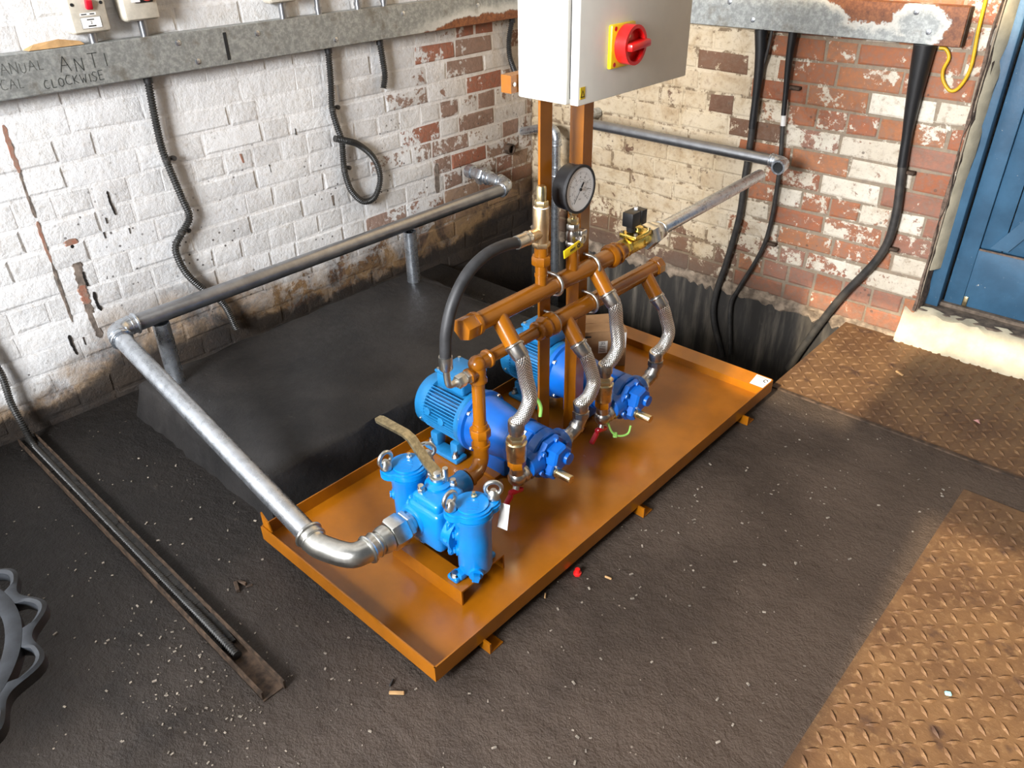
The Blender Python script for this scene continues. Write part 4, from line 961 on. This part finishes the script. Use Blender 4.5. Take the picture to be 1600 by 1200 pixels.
# ================================================================== pump sets
AX_Y, AX_Z = -1.730, .170
def pump_set(label):
    t = thing('pump_set', (1.38, AX_Y, .0375), label, 'pump', 'pump sets on the tray')
    A = lambda x, dy=0, dz=0: V(x, AX_Y+dy, AX_Z+dz)
    # motor
    RM = .088
    b = B(); b.lathe(A(1.118), UX, [(0, .078), (.16, .078)], 40); mot = b.build('motor_body', 'motor_blue', t)
    b = B(); b.lathe(A(1.068), UX, [(0, .030), (.002, .064), (.010, .081), (.022, .0905), (.062, .0915), (.064, .088)], 44); fc = b.build('fan_cover', 'motor_blue', t)
    for k in range(3):
        a = math.radians(200+k*70); b = B(); b.sphere(A(1.108, .0912*math.cos(a), .0912*math.sin(a)), .0045, 10, 6); b.build('cover_screw', 'zinc', fc)
    for k in range(46):
        a = math.radians(-58 + k*(296/45)); ca, sa = math.cos(a), math.sin(a)
        if 62 < math.degrees(a) < 118: continue
        # fins run in horizontal / vertical layers round the barrel
        b = B(); h = .013; wv = .0022
        u_ = V(0, ca, sa); v_ = V(0, -sa, ca); p = A(1.122)
        b.add([p+u_*.075+v_*wv, p+u_*(.080+h)+v_*wv*.7, p+u_*(.080+h)-v_*wv*.7, p+u_*.075-v_*wv] + [p+V(.150, 0, 0)+u_*.075+v_*wv, p+V(.150, 0, 0)+u_*(.080+h)+v_*wv*.7, p+V(.150, 0, 0)+u_*(.080+h)-v_*wv*.7, p+V(.150, 0, 0)+u_*.075-v_*wv],
              [(0, 1, 5, 4), (1, 2, 6, 5), (2, 3, 7, 6), (0, 3, 2, 1), (4, 5, 6, 7)])
        b.build('cooling_fin', 'motor_blue', mot, 0)
    b = B(); b.lathe(A(1.268), UX, [(0, .094), (.014, .096), (.020, .092), (.030, .080)], 36)
    b.rbox(A(1.279, -.072, .0), (.022, .03, .09), .008, 3); b.rbox(A(1.279, .072, 0), (.022, .03, .09), .008, 3); b.build('end_shield', 'motor_blue', t)
    for (dx, dz) in ((1.155, .018), (1.215, .004)):
        b = B(); b.lathe(A(dx, -.085, dz), (0, -1, .15), [(0, .014), (.012, .013), (.013, .009)], 16); b.build('boss', 'motor_blue', mot)
    # terminal box on top
    b = B(); b.rbox(A(1.205, .012, .112), (.118, .104, .050), .008, 3); tb = b.build('terminal_box', 'motor_blue', t)
    b = B(); b.rbox(A(1.205, .012, .1405), (.124, .110, .010), .004, 2); b.build('box_lid', 'motor_blue', tb)
    for (dx, dy) in ((.052, .045), (-.052, .045), (.052, -.045), (-.052, -.045)):
        b = B(); b.cyl(A(1.205+dx, .012+dy, .145), A(1.205+dx, .012+dy, .149), .0055, n=12); b.build('lid_screw', 'zinc', tb)
    b = B(); b.lathe(A(1.225, .062, .112), UY, [(0, .013), (.018, .013)], 12); b.build('cable_gland', 'black', tb)
    # feet
    for s_ in (-1, 1):
        b = B(); b.rbox(A(1.205, .074*s_, -.122), (.150, .050, .018), .006, 2); b.rbox(A(1.160, .062*s_, -.092), (.034, .040, .050), .008, 2); b.rbox(A(1.250, .062*s_, -.092), (.034, .040, .050), .008, 2); b.build('motor_foot', 'motor_blue', t)
        for dx in (1.150, 1.262):
            b = B(); b.hexn(A(dx, .086*s_, -.111), A(dx, .086*s_, -.102), .009); b.cyl(A(dx, .086*s_, -.1135), A(dx, .086*s_, -.110), .012, n=14); b.cyl(A(dx, .086*s_, -.102), A(dx, .086*s_, -.092), .0055, n=10); b.build('foot_bolt', 'zinc', t)
    # bell housing
    b = B(); b.lathe(A(1.294), UX, [(0, .100), (.014, .100), (.018, .090), (.060, .086), (.120, .076), (.160, .070), (.166, .076), (.180, .076)], 36); b.build('bell_housing', 'pump_blue', t)
    b = B(); b.rbox(A(1.385, 0, -.098), (.10, .09, .062), .008, 2); b.build('housing_foot', 'pump_blue', t)
    for k in range(4):
        a = math.radians(45+90*k); b = B(); b.hexn(A(1.308, .090*math.cos(a), .090*math.sin(a)), A(1.318, .090*math.cos(a), .090*math.sin(a)), .0085); b.build('housing_bolt', 'zinc', t)
    # pump: lumpy casting, two side ports, stepped cover
    def octo(r, ry=1.0):
        return [(r*ry*math.cos(a)*(1.04 if i % 2 else 1), r*math.sin(a)*(1.04 if i % 2 else 1)) for i, a in enumerate([math.pi/8+k*math.pi/4 for k in range(8)])]
    b = B(); b.lathe(A(1.474), UX, [(0, .070), (.012, .073), (.055, .073), (.060, .066)], 30); b.lathe(A(1.534), UX, [(0, .066), (.004, .074), (.032, .074), (.036, .070)], 30)
    b.lathe(A(1.552, -.04, 0), (0, -1, 0), [(0, .044), (.030, .043), (.044, .040), (.050, .032)], 24); b.lathe(A(1.552, .04, 0), (0, 1, 0), [(0, .044), (.030, .043), (.044, .040), (.050, .032)], 24)
    b.rbox(A(1.515, 0, .068), (.050, .040, .020), .006, 2); body = b.build('pump_body', 'pump_blue', t)
    b = B(); b.lathe(A(1.572), UX, [(0, .068), (.010, .070), (.018, .066)], 8, True, math.pi/8); b.build('pump_cover', 'pump_blue', t)
    b = B(); b.lathe(A(1.586, .004, .014), UX, [(0, .044), (.034, .041), (.040, .034)], 6, True, .25); b.lathe(A(1.586, -.012, -.026), UX, [(0, .034), (.026, .031), (.030, .026)], 6, True, .1); b.lathe(A(1.622, .020, .006), UX, [(0, .020), (.014, .018)], 10); b.build('cover_housing', 'pump_blue', t)
    for k in range(6):
        a = math.radians(20+60*k); p = (.060*math.cos(a), .060*math.sin(a))
        b = B(); b.hexn(A(1.586, *p), A(1.598, *p), .0085); b.build('cover_bolt', 'pump_blue', t)
    b = B(); b.lathe(A(1.612, -.014, -.030), UX, [(0, .017), (.008, .017), (.009, .013), (.056, .0125), (.058, .011)], 18); b.build('drain_nipple', 'brass', t)
    b = B(); b.box(A(1.505, -.040, .0615), (.012, .034, .0012), 0, 0, .62); pl = b.build('rating_tag', 'white', t, 0)
    b = B(); b.box(A(1.505, -.036, .0652), (.005, .010, .0008), 0, 0, .62); b.build('print', 'ink', pl, 0)
    # base rails for the set
    b = B(); b.bb(1.36, 1.42, AX_Y-.07, AX_Y+.07, .0375, .048); b.build('base_shim', 'orange', t, 0)
    # suction / discharge fittings on the left port: elbow, drain cock with red handle, brass check valve
    return t
p1 = pump_set('blue motor and gear pump nearer the twin filter')
p2 = copy_tree(p1, (0, .402, 0)); p2['label'] = 'blue motor and gear pump standing further back beside the cardboard box'

# ---- check valve + stainless elbow group at the left port of each pump
def check_group(label):
    y = AX_Y - .078; X = 1.560; z = AX_Z
    t = thing('check_valve', (X, y-.04, .10), label, 'valve', 'brass check valves beside the pumps')
    b = B(); b.lathe((X, y+.004, z-.012), (0, -1, 0), [(0, .026), (.006, .030), (.012, .026), (.020, .024), (.024, .028), (.032, .028), (.036, .024), (.050, .025), (.058, .021)], 22); b.sphere((X, y-.046, z-.012), .027, 18, 12); b.cyl((X, y-.046, z-.012), (X, y-.046, z+.028), .021, n=20); b.build('steel_elbow', 'steel', t)
    b = B(); b.hexn((X, y-.046, z+.026), (X, y-.046, z+.050), .026, 6, .3); b.build('adapter', 'orange', t)
    b = B(); b.lathe((X, y-.046, z+.050), UZ, [(0, .022), (.004, .028), (.030, .029), (.034, .030), (.062, .030), (.066, .026)], 26); b.hexn((X, y-.046, z+.112), (X, y-.046, z+.130), .028, 6, .3); b.build('valve_body', 'brass', t)
    b = B(); b.cyl((X, y-.048, z-.034), (X+.004, y-.058, z-.052), .010, n=14); b.build('drain_cock', 'zinc', t)
    b = B(); b.rbox((X+.006, y-.058, z-.052), (.016, .056, .014), .005, 2, rx=-.3); b.rbox((X+.004, y-.090, z-.070), (.016, .042, .014), .005, 2, rx=.75); b.build('handle', 'red_lever', t)
    return t
c1 = check_group('brass check valve with red cock beside the nearer pump')
c2 = copy_tree(c1, (0, .402, 0)); c2['label'] = 'brass check valve with red cock beside the further pump'
# ---- right port elbows
def port_elbow(label):
    y = AX_Y + .092; X = 1.554; z = AX_Z
    t = thing('pipe_elbow', (X, y, z-.04), label, 'elbow', 'steel elbows beside the pumps')
    P = catmull([(X, y-.004, z), (X, y+.025, z), (X+.004, y+.052, z+.014), (X+.008, y+.068, z+.045), (X+.008, y+.070, z+.062)], 6)
    b = B(); b.tube(P, .021, 18); b.build('bend', 'steel', t)
    b = B(); b.lathe((X, y-.002, z), UY, [(0, .028), (.014, .028)], 8); b.lathe((X+.008, y+.070, z+.050), UZ, [(0, .026), (.018, .026)], 8); b.lathe(P[12], P[13]-P[12], [(0, .024), (.012, .024)], 18); b.build('union_nuts', 'steel', t)['kind'] = 'stuff'
    return t
e1 = port_elbow('stainless elbow on the right port of the nearer pump')
e2 = copy_tree(e1, (0, .402, 0)); e2['label'] = 'stainless elbow on the right port of the further pump'
# green strap loops
def strap(pts, tagc, label, r=.0035):
    t = thing('green_strap', tagc, label, 'strap', 'green tag straps on the pumps')
    b = B(); b.tube(catmull(pts, 6), r, 8); b.build('loop', 'green', t)
    b = B(); b.rbox(tagc, (.014, .022, .004), .0018, 1, rz=.6, rx=.3); b.build('tag', 'green', t)
strap([(1.480, -1.725, .238), (1.470, -1.720, .285), (1.470, -1.700, .308), (1.476, -1.675, .300), (1.486, -1.665, .270), (1.490, -1.672, .240)], (1.472, -1.690, .306), 'green plastic strap looped above the nearer pump', .0055)
strap([(1.560, -1.425, .130), (1.580, -1.425, .095), (1.600, -1.415, .082), (1.618, -1.390, .085), (1.615, -1.370, .105)], (1.592, -1.422, .086), 'green plastic strap looped under the further pump')

# ================================================================== manifolds
MX = 1.477
def rsock(b, p, axis, r, L, k=1.22):       # beaded malleable socket
    a = V(axis).normalized(); p = V(p); b.lathe(p, a, [(0, r*k*1.05), (.006, r*k*1.10), (.012, r*k), (L-.012, r*k), (L-.006, r*k*1.10), (L, r*k*1.05)], 24)
ZU = .640
t = thing('pipe_manifold', (MX, -1.5, ZU-.03), 'upper orange pipe manifold carrying the gauge and relief valve', 'manifold')
b = B(); b.cyl((MX, -1.925, ZU), (MX, -1.345, ZU), .0255, n=28); hd = b.build('header', 'orange', t)
b = B(); b.lathe((MX, -1.905, ZU), (0, -1, 0), [(0, .031), (.006, .032), (.012, .031)], 24); b.hexn((MX, -1.912, ZU), (MX, -1.958, ZU), .0315, 6, .35, .05); b.build('end_cap', 'orange', t)
b = B(); b.lathe((MX, -1.350, ZU), UY, [(0, .030), (.008, .036), (.016, .036), (.020, .031), (.030, .031), (.034, .035), (.042, .035), (.046, .028), (.060, .027), (.070, .027)], 24); b.build('reducing_socket', 'orange', t)
SD = V(.62, 0, -.78).normalized()
for y in (-1.832, -1.425):
    b = B(); b.cyl(V(MX, y, ZU)+SD*.01, V(MX, y, ZU)+SD*.090, .0235, n=22); b.build('stub', 'orange', t)
b = B(); b.cyl((MX, -1.655, ZU+.01), (MX, -1.655, ZU+.078), .0165, n=20); b.hexn((MX, -1.655, ZU+.078), (MX, -1.655, ZU+.104), .0265, 8, .2); b.cyl((MX, -1.655, ZU+.104), (MX, -1.655, ZU+.128), .019, n=20); b.lathe((MX, -1.655, ZU+.045), UZ, [(0, .0185), (.006, .0185)], 18); b.build('riser', 'orange', t)
b = B(); b.cyl((MX, -1.522, ZU+.01), (MX, -1.522, ZU+.092), .0175, n=20); b.build('riser', 'orange', t)
ZL = .522
t = thing('pipe_manifold', (MX, -1.5, ZL-.03), 'lower orange pipe manifold with a riser down to the filter', 'manifold')
b = B(); b.cyl((MX, -1.600, ZL), (MX, -1.085, ZL), .0255, n=28); b.build('header', 'orange', t)
b = B(); b.lathe((MX, -1.100, ZL), UY, [(0, .029), (.005, .0295), (.006, .031), (.034, .031), (.036, .026)], 8, True, .39); b.build('end_cap', 'orange', t)
b = B(); b.lathe((MX, -1.595, ZL), (0, -1, 0), [(0, .029), (.006, .034), (.016, .035), (.028, .033), (.036, .030), (.040, .033), (.048, .033), (.056, .026), (.066, .024), (.070, .028), (.078, .028), (.082, .024)], 26); b.build('reducing_socket', 'orange', t)
b = B(); b.cyl((MX, -1.66, ZL), (MX, -1.905, ZL), .0175, n=22); b.build('branch_pipe', 'orange', t)
b = B(); b.lathe((MX, -1.868, ZL), (0, -1, 0), [(0, .0255), (.007, .0255), (.010, .0215), (.045, .0215)], 22); b.lathe((MX, -1.910, ZL+.012), (0, 0, -1), [(0, .020), (.010, .023), (.050, .022), (.056, .0255), (.064, .0255), (.067, .022)], 22); b.lathe((MX, -1.915, ZL-.022), (0, -1, 0), [(0, .019), (.018, .0185), (.022, .021), (.030, .021)], 20); b.sphere((MX, -1.910, ZL), .0245, 18, 12); b.build('tee', 'orange', t)
b = B(); b.cyl((MX, -1.910, ZL-.04), (MX, -1.910, .255), .0180, n=22); b.build('down_pipe', 'orange', t)
b = B(); b.lathe((MX, -1.910, .335), (0, 0, -1), [(0, .021), (.016, .022), (.018, .0255)], 22); b.hexn((MX, -1.910, .320), (MX, -1.910, .292), .030, 8, .2); b.cyl((MX, -1.910, .292), (MX, -1.910, .262), .0225, n=22); b.build('union', 'orange', t)
b = B(); P = [V(MX, -1.910, .262)] + catmull([(MX, -1.910, .246), (MX+.003, -1.914, .220), (MX+.010, -1.932, .202), (MX+.018, -1.958, .197), (MX+.020, -2.0, .197)], 5); b.tube(P, .0215, 20); b.lathe((MX, -1.910, .268), (0, 0, -1), [(0, .0265), (.010, .0265)], 22); b.lathe((MX+.019, -1.975, .197), (0, -1, 0), [(0, .027), (.012, .027)], 22); b.build('elbow', 'orange', t)
for y in (-1.553, -1.147):
    b = B(); b.cyl(V(MX, y, ZL)+SD*.01, V(MX, y, ZL)+SD*.084, .0235, n=22); b.build('stub', 'orange', t)

# ================================================================== post frame and control panel
t = thing('support_frame', (1.43, -1.52, .0375), 'pair of orange angle posts carrying the panel and manifolds', 'frame')
PXF = 1.4495
b = B(); b.extr([(PXF-.006, -1.628), (PXF, -1.628), (PXF, -1.582), (PXF-.042, -1.582), (PXF-.042, -1.588), (PXF-.006, -1.588)], (0, 0, .038), UX, UY, 1.60); b.build('post', 'orange', t, 0)
b = B(); b.extr([(PXF-.046, -1.452), (PXF, -1.452), (PXF, -1.411), (PXF-.006, -1.411), (PXF-.006, -1.446), (PXF-.046, -1.446)], (0, 0, .038), UX, UY, 1.60); b.build('post', 'orange', t, 0)
for z in (1.178, 1.58):
    b = B(); b.bb(1.402, 1.434, -1.716, -1.205, z-.020, z+.020); r_ = b.build('cross_rail', 'orange', t, 0)
    b = B(); b.cyl((1.434, -1.706, z), (1.4365, -1.706, z), .005, n=12); b.build('bolt', 'zinc', r_)
for (ya, yb) in ((-1.64, -1.57), (-1.465, -1.40)):
    b = B(); b.bb(PXF-.05, PXF+.01, ya, yb, .0372, .041); b.build('base_plate', 'orange', t, 0)
for (y, z) in ((-1.600, ZU), (-1.432, ZU), (-1.607, ZL), (-1.432, ZL)):
    b = B(); pts = [V(PXF-.012, y, z+.031), V(MX, y, z+.031)] + arc((MX, y, z), (0, 0, 1), (1, 0, 0), .031, 0.15, math.pi-.15, 12) + [V(MX, y, z-.031), V(PXF-.012, y, z-.031)]
    b.tube(pts, .0045, 8); b.build('u_bolt', 'zinc', t)
# panel
t = thing('control_panel', (1.53, -1.465, 1.148), 'off-white electrical control panel with red and yellow isolator', 'panel')
PY0, PY1, PZ0, PZ1 = -1.694, -1.236, 1.148, 1.80
b = B(); b.rbox((1.509, (PY0+PY1)/2, (PZ0+PZ1)/2), (.146, PY1-PY0, PZ1-PZ0), .004, 2); b.build('enclosure', 'panel', t)
b = B(); b.bb(1.580, 1.590, PY0+.012, PY1-.012, PZ0+.012, PZ1-.012); b.build('door_seal', 'gap', t, 0)
b = B(); b.rbox((1.600, (PY0+PY1)/2+.004, (PZ0+PZ1)/2), (.024, PY1-PY0-.004, PZ1-PZ0), .003, 2); dp = b.build('door', 'panel', t)
b = B(); b.rbox((1.618, -1.540, 1.260), (.012, .092, .094), .004, 2); ys = b.build('isolator_plate', 'yellow', t)
for (dy, dz) in ((-.038, .038), (-.038, -.038)):
    b = B(); b.cyl((1.6235, -1.535+dy, 1.26+dz), (1.6245, -1.535+dy, 1.26+dz), .005, n=12); b.build('screw', 'red_lever', ys)
b = B(); b.ring((1.624, -1.533, 1.262), UX, .035, .043, .030, 32); b.lathe((1.624, -1.533, 1.262), UX, [(0, .037), (.014, .037), (.015, .034)], 28); kn = b.build('isolator_knob', 'red', t)
b = B(); b.rbox((1.650, -1.528, 1.262), (.034, .078, .017), .005, 2, rx=.06); b.build('grip', 'red', kn)
b = B(); b.cyl((1.638, -1.545, 1.283), (1.642, -1.545, 1.283), .006, n=12); b.build('lock_hole', 'brass', kn)
b = B(); b.box((1.6125, -1.673, 1.175), (.0008, .018, .026)); wl_ = b.build('warning_label', 'yellow', t, 0)
b = B(); b.add([(1.6132, -1.681, 1.166), (1.6132, -1.665, 1.166), (1.6132, -1.673, 1.182)], [(0, 1, 2)]); ink = b.build('print', 'ink', wl_, 0)
b = B(); b.add([(1.6134, -1.678, 1.168), (1.6134, -1.668, 1.168), (1.6134, -1.673, 1.178)], [(0, 1, 2)]); b.build('print', 'yellow', wl_, 0)

# ================================================================== valves and gauge on the upper manifold
t = thing('relief_valve', (MX, -1.655, ZU+.128), 'bronze relief valve with a tall brass cap', 'valve')
z = ZU+.128
b = B(); b.hexn((MX, -1.655, z), (MX, -1.655, z+.014), .0245, 6, .3); b.lathe((MX, -1.655, z+.012), UZ, [(0, .0195), (.052, .0205), (.096, .0205), (.100, .018)], 24); b.lathe((MX, -1.668, z+.040), (0, -1, 0), [(0, .0155), (.020, .0155), (.026, .017), (.032, .017)], 20); b.build('body', 'bronze', t)
b = B(); b.hexn((MX, -1.655, z+.110), (MX, -1.655, z+.126), .0185); b.lathe((MX, -1.655, z+.124), UZ, [(0, .013), (.036, .0128), (.040, .010)], 18); b.build('cap', 'brass', t)
b = B(); b.torus((MX, -1.655, z+.108), UZ, .0185, .0022, 22, 6); b.build('seal', 'white', t)
# black return hose
t = thing('rubber_hose', (MX, -1.95, ZL-.03), 'thick black rubber hose arching from relief valve to lower tee', 'hose')
zt = z+.040; zf = ZL-.022
b = B(); b.tube(catmull([(MX, -1.745, zt-.001), (MX, -1.790, zt+.006), (MX, -1.859, .812), (MX, -1.927, .784), (MX, -1.979, .729), (MX, -2.008, .662), (MX, -2.017, .598), (MX, -2.018, .57)], 8), .0150, 16); b.build('hose', 'rubber', t, 60)
b = B(); b.lathe((MX, -1.752, zt), UY, [(0, .0175), (.034, .0175), (.037, .014)], 20); b.build('ferrule', 'zinc', t)
b = B(); b.hexn((MX, -1.718, zt), (MX, -1.702, zt), .0185); b.hexn((MX, -1.715, zt), (MX, -1.695, zt), .0165, 6, .5); b.build('hose_nut', 'zinc', t)
b = B(); b.lathe((MX, -2.018, .592), (0, 0, -1), [(0, .0175), (.034, .0175), (.040, .013)], 20); b.build('ferrule', 'zinc', t)
b = B(); b.tube([V(MX, -2.018, .555)] + catmull([(MX, -2.018, .535), (MX, -2.013, .508), (MX, -1.998, zf+.002), (MX, -1.975, zf)], 5), .009, 14); b.build('swept_end', 'zinc', t)
b = B(); b.hexn((MX, -1.985, zf), (MX, -1.958, zf), .0185); b.hexn((MX, -1.957, zf), (MX, -1.944, zf), .0195, 6, .5); b.build('hose_nut', 'zinc', t)
# ball valve + gauge
t = thing('ball_valve', (MX, -1.522, ZU+.09), 'small ball valve with a yellow lever under the gauge', 'valve')
z0 = ZU+.090
b = B(); b.hexn((MX, -1.522, z0), (MX, -1.522, z0+.014), .020, 8); b.lathe((MX, -1.522, z0+.012), UZ, [(0, .016), (.010, .0185), (.026, .0185), (.034, .016)], 20); b.hexn((MX, -1.522, z0+.042), (MX, -1.522, z0+.064), .0175, 8); b.cyl((MX, -1.522, z0+.025), (MX+.030, -1.522, z0+.025), .009, n=14); b.hexn((MX+.026, -1.522, z0+.025), (MX+.034, -1.522, z0+.025), .010); b.rbox((MX+.012, -1.498, z0+.030), (.022, .026, .026), .004, 2); b.build('body', 'steel', t)
b = B(); b.rbox((MX+.030, -1.556, z0+.010), (.005, .082, .024), .0022, 2, rx=.16); lv = b.build('lever', 'yellow', t)
b = B(); b.torus((MX+.030, -1.515, z0+.024), UX, .011, .0025, 18, 6); b.build('lever_ring', 'steel', lv)
b = B(); b.box((MX+.0328, -1.562, z0+.008), (.0006, .022, .0022), 0, 0, .16); b.box((MX+.0328, -1.562, z0+.012), (.0006, .022, .0022), 0, 0, .16); b.ring((MX+.0325, -1.536, z0+.0135), UX, .0030, .0065, .0006, 14); b.build('print', 'ink', lv, 0)
t = thing('pressure_gauge', (MX, -1.522, z0+.064), 'round white-faced pressure gauge in a black case', 'gauge')
GZ = .893
b = B(); b.hexn((MX, -1.522, z0+.062), (MX, -1.522, z0+.080), .0155, 6, .3); b.cyl((MX, -1.522, z0+.078), (MX, -1.522, GZ-.058), .009, n=14); b.hexn((MX, -1.522, GZ-.074), (MX, -1.522, GZ-.060), .0135, 4, .4); b.build('stem', 'brass', t)
b = B(); b.lathe((MX-.030, -1.522, GZ), UX, [(0, .050), (.004, .060), (.044, .062), (.050, .062)], 40); b.build('case', 'black', t)
b = B(); b.ring((MX+.014, -1.522, GZ), UX, .0580, .0645, .009, 40); b.build('bezel', 'rubber', t)
b = B(); b.cyl((MX+.0195, -1.522, GZ), (MX+.0205, -1.522, GZ), .0585, n=40); dl = b.build('dial', 'dial', t)
b = B(); xx = MX+.0209
def dline(b, a, r0, r1, w):
    ca, sa = math.cos(a), math.sin(a); o = V(xx, -1.522, GZ); d1 = V(0, ca, sa); n1 = V(0, -sa, ca)
    b.add([o+d1*r0-n1*w, o+d1*r1-n1*w, o+d1*r1+n1*w, o+d1*r0+n1*w], [(0, 1, 2, 3)])
for i in range(41):
    a = math.radians(225-270*i/40); dline(b, a, .043 if i % 5 else .040, .047, .0003 if i % 5 else .0006)
for i in range(9):
    a = math.radians(225-270*i/8); text(b, str(i*2), .0085, (xx-.0004, -1.522+.033*math.cos(a), GZ+.033*math.sin(a)), UY, UZ)
for i in range(7):
    a = math.radians(225-45*i); text(b, str(i*5), .0055, (xx-.0004, -1.522+.0215*math.cos(a), GZ+.0215*math.sin(a)), UY, UZ)
text(b, 'bar', .007, (xx-.0004, -1.522, GZ-.026), UY, UZ)
for i in range(60):
    a = math.radians(225-270*i/59); dline(b, a, .0262, .0268, .0009)
b.build('dial_print', 'ink', dl, 0)
b = B(); xx = MX+.0225; dline(b, math.radians(232), -.016, .042, .0011); dline(b, math.radians(232), -.022, -.006, .0030); b.cyl((xx-.001, -1.522, GZ), (xx+.002, -1.522, GZ), .0042, n=14); b.build('needle', 'ink', dl, 0)
# solenoid valve and galvanised run to the wall
t = thing('solenoid_valve', (MX, -1.215, ZU-.03), 'bright brass solenoid valve with a black coil connector', 'valve')
b = B(); b.hexn((MX, -1.282, ZU+.002), (MX, -1.255, ZU+.004), .028, 8); b.rbox((MX, -1.215, ZU+.004), (.044, .085, .042), .008, 3); b.cyl((MX, -1.19, ZU+.004), (MX, -1.155, ZU+.006), .025, n=22); b.build('body', 'gold_brass', t)
b = B(); b.rbox((MX, -1.212, ZU+.034), (.062, .086, .016), .004, 2); b.lathe((MX, -1.20, ZU+.040), UZ, [(0, .020), (.012, .016)], 20); b.build('bonnet', 'gold_brass', t)
for (dx, dy) in ((-.024, -.035), (.024, -.035), (-.024, .035), (.024, .035)):
    b = B(); b.cyl((MX+dx, -1.212+dy, ZU+.042), (MX+dx, -1.212+dy, ZU+.050), .0055, n=12); b.build('bonnet_screw', 'zinc', t)
b = B(); b.cyl((MX-.004, -1.232, ZU+.046), (MX-.004, -1.232, ZU+.066), .014, n=16); b.rbox((MX-.002, -1.236, ZU+.088), (.038, .044, .044), .003, 2); b.rbox((MX-.002, -1.197, ZU+.086), (.040, .030, .046), .003, 2); cb = b.build('coil', 'black', t)
b = B(); b.cyl((MX-.004, -1.212, ZU+.106), (MX-.004, -1.212, ZU+.116), .006, n=12); b.build('coil_screw', 'dial', cb)
t = thing('galvanised_pipe', (MX, -.7, ZU), 'straight galvanised pipe from the solenoid valve towards the wall elbow', 'pipe')
b = B(); b.tube([(MX, -1.10, .646), (MX-.012, -.385, .657)], .0215, 24, True); b.build('tube', 'galv', t)
b = B(); b.hexn((MX, -1.158, .645), (MX, -1.120, .645), .041, 6, .2, .05); b.hexn((MX, -1.118, .646), (MX, -1.092, .646), .034, 8, .4); b.lathe((MX, -1.094, .646), UY, [(0, .026), (.016, .025), (.018, .028), (.026, .028)], 22); b.build('union', 'zinc', t)

# ================================================================== braided hoses
def braided(pts, start, end, label):
    P = catmull(pts, 10); t = thing('braided_hose', tuple(V(pts[-1])-V(0, 0, .02)), label, 'hose', 'stainless braided hoses')
    b = B(); b.tube(P, .0208, 20); b.build('braid', 'braid', t, 60)
    d0 = (P[1]-P[0]).normalized(); d1 = (P[-2]-P[-1]).normalized()
    b = B(); b.lathe(P[0]-d0*.016, d0, [(0, .0215), (.014, .0215), (.016, .0240), (.046, .0232), (.050, .0210)], 22); b.build('ferrule', 'steel', t)
    b = B(); b.torus(P[0]-d0*.004, d0, .0225, .0035, 22, 8); b.sphere(P[0]-d0*.004+V(.010, .022, .004), .005, 10, 6); b.build('clip', 'zinc', t)
    b = B(); b.lathe(P[-1]-d1*.014, d1, [(0, .0200), (.010, .0200), (.012, .0232), (.040, .0232), (.044, .0210)], 22); b.build('ferrule', 'steel', t)
    return t
def S(y, zc, L): return V(MX, y, zc)+SD*L
ya = AX_Y-.124; yb = AX_Y+.162
zc_top = AX_Z+.142
braided([S(-1.832, ZU, .098), S(-1.832, ZU, .135)+V(0, .003, 0), (1.562, -1.816, .470), (1.572, -1.812, .408), (1.570, -1.834, .365), (1.561, ya, zc_top+.030), (1.560, ya, zc_top+.012)], 0, 0, 'braided hose from upper manifold to the nearer check valve')
braided([S(-1.425, ZU, .098), S(-1.425, ZU, .135)+V(0, .003, 0), (1.562, -1.409, .470), (1.572, -1.408, .400), (1.570, -1.428, .365), (1.561, ya+.402, zc_top+.030), (1.560, ya+.402, zc_top+.012)], 0, 0, 'braided hose from upper manifold to the further check valve')
braided([S(-1.553, ZL, .092), S(-1.553, ZL, .125)+V(0, .005, 0), (1.562, -1.532, .378), (1.572, -1.524, .325), (1.571, -1.544, .285), (1.563, yb-.002, AX_Z+.095), (1.562, yb, AX_Z+.076)], 0, 0, 'braided hose from lower manifold to the nearer pump elbow')
braided([S(-1.147, ZL, .092), S(-1.147, ZL, .125)+V(0, .005, 0), (1.562, -1.126, .378), (1.572, -1.118, .325), (1.571, -1.140, .285), (1.563, yb+.400, AX_Z+.095), (1.562, yb+.402, AX_Z+.076)], 0, 0, 'braided hose from lower manifold to the further pump elbow')

# ================================================================== cardboard box
t = thing('cardboard_box', (1.20, -1.0, .0375), 'small brown cardboard box with labels standing in the tray', 'box')
ux = V(.647, .762, 0); vx = V(-.762, .647, 0); cr = V(1.316, -.975, 0)
cc = cr - ux*.095 + vx*.07; ang = math.atan2(ux.y, ux.x)
b = B(); b.box(cc+V(0, 0, .113), (.19, .14, .150), ang); b.build('carton', 'card', t, 0)
for s_ in (-1, 1):
    b = B(); b.box(cc+V(0, 0, .1895)+vx*.036*s_, (.188, .067, .002), ang, 0, .02*s_); b.build('flap', 'card', t, 0)
b = B(); b.box(cc-vx*.0703-ux*.065+V(0, 0, .172), (.05, .0012, .006), ang); b.build('hand_slot', 'gap', t, 0)
b = B(); b.box(cc-vx*.0705+ux*.006+V(0, 0, .125), (.034, .0008, .050), ang); l1 = b.build('label_plate', 'white', t, 0)
fo = cc-vx*.0712
b = B(); text(b, 'JIS', .017, fo+ux*.006+V(0, 0, .142), ux, V(0, 0, 1))
for k in range(4): b.box(fo+ux*.004+V(0, 0, .128-k*.007), (.024, .0004, .0018), ang)
b.build('print', 'ink', l1, 0)
b = B(); b.box(cc-vx*.0705+ux*.078+V(0, 0, .148), (.030, .0008, .064), ang); l2 = b.build('label_plate', 'white', t, 0)
b = B()
for k in range(7): b.box(fo+ux*(.070+k*.0028)+V(0, 0, .136), (.0012, .0004, .020), ang)
for k in range(4): b.box(fo+ux*(.072+k*.0036)+V(0, 0, .170), (.0016, .0004, .010), ang)
b.build('print', 'ink', l2, 0)
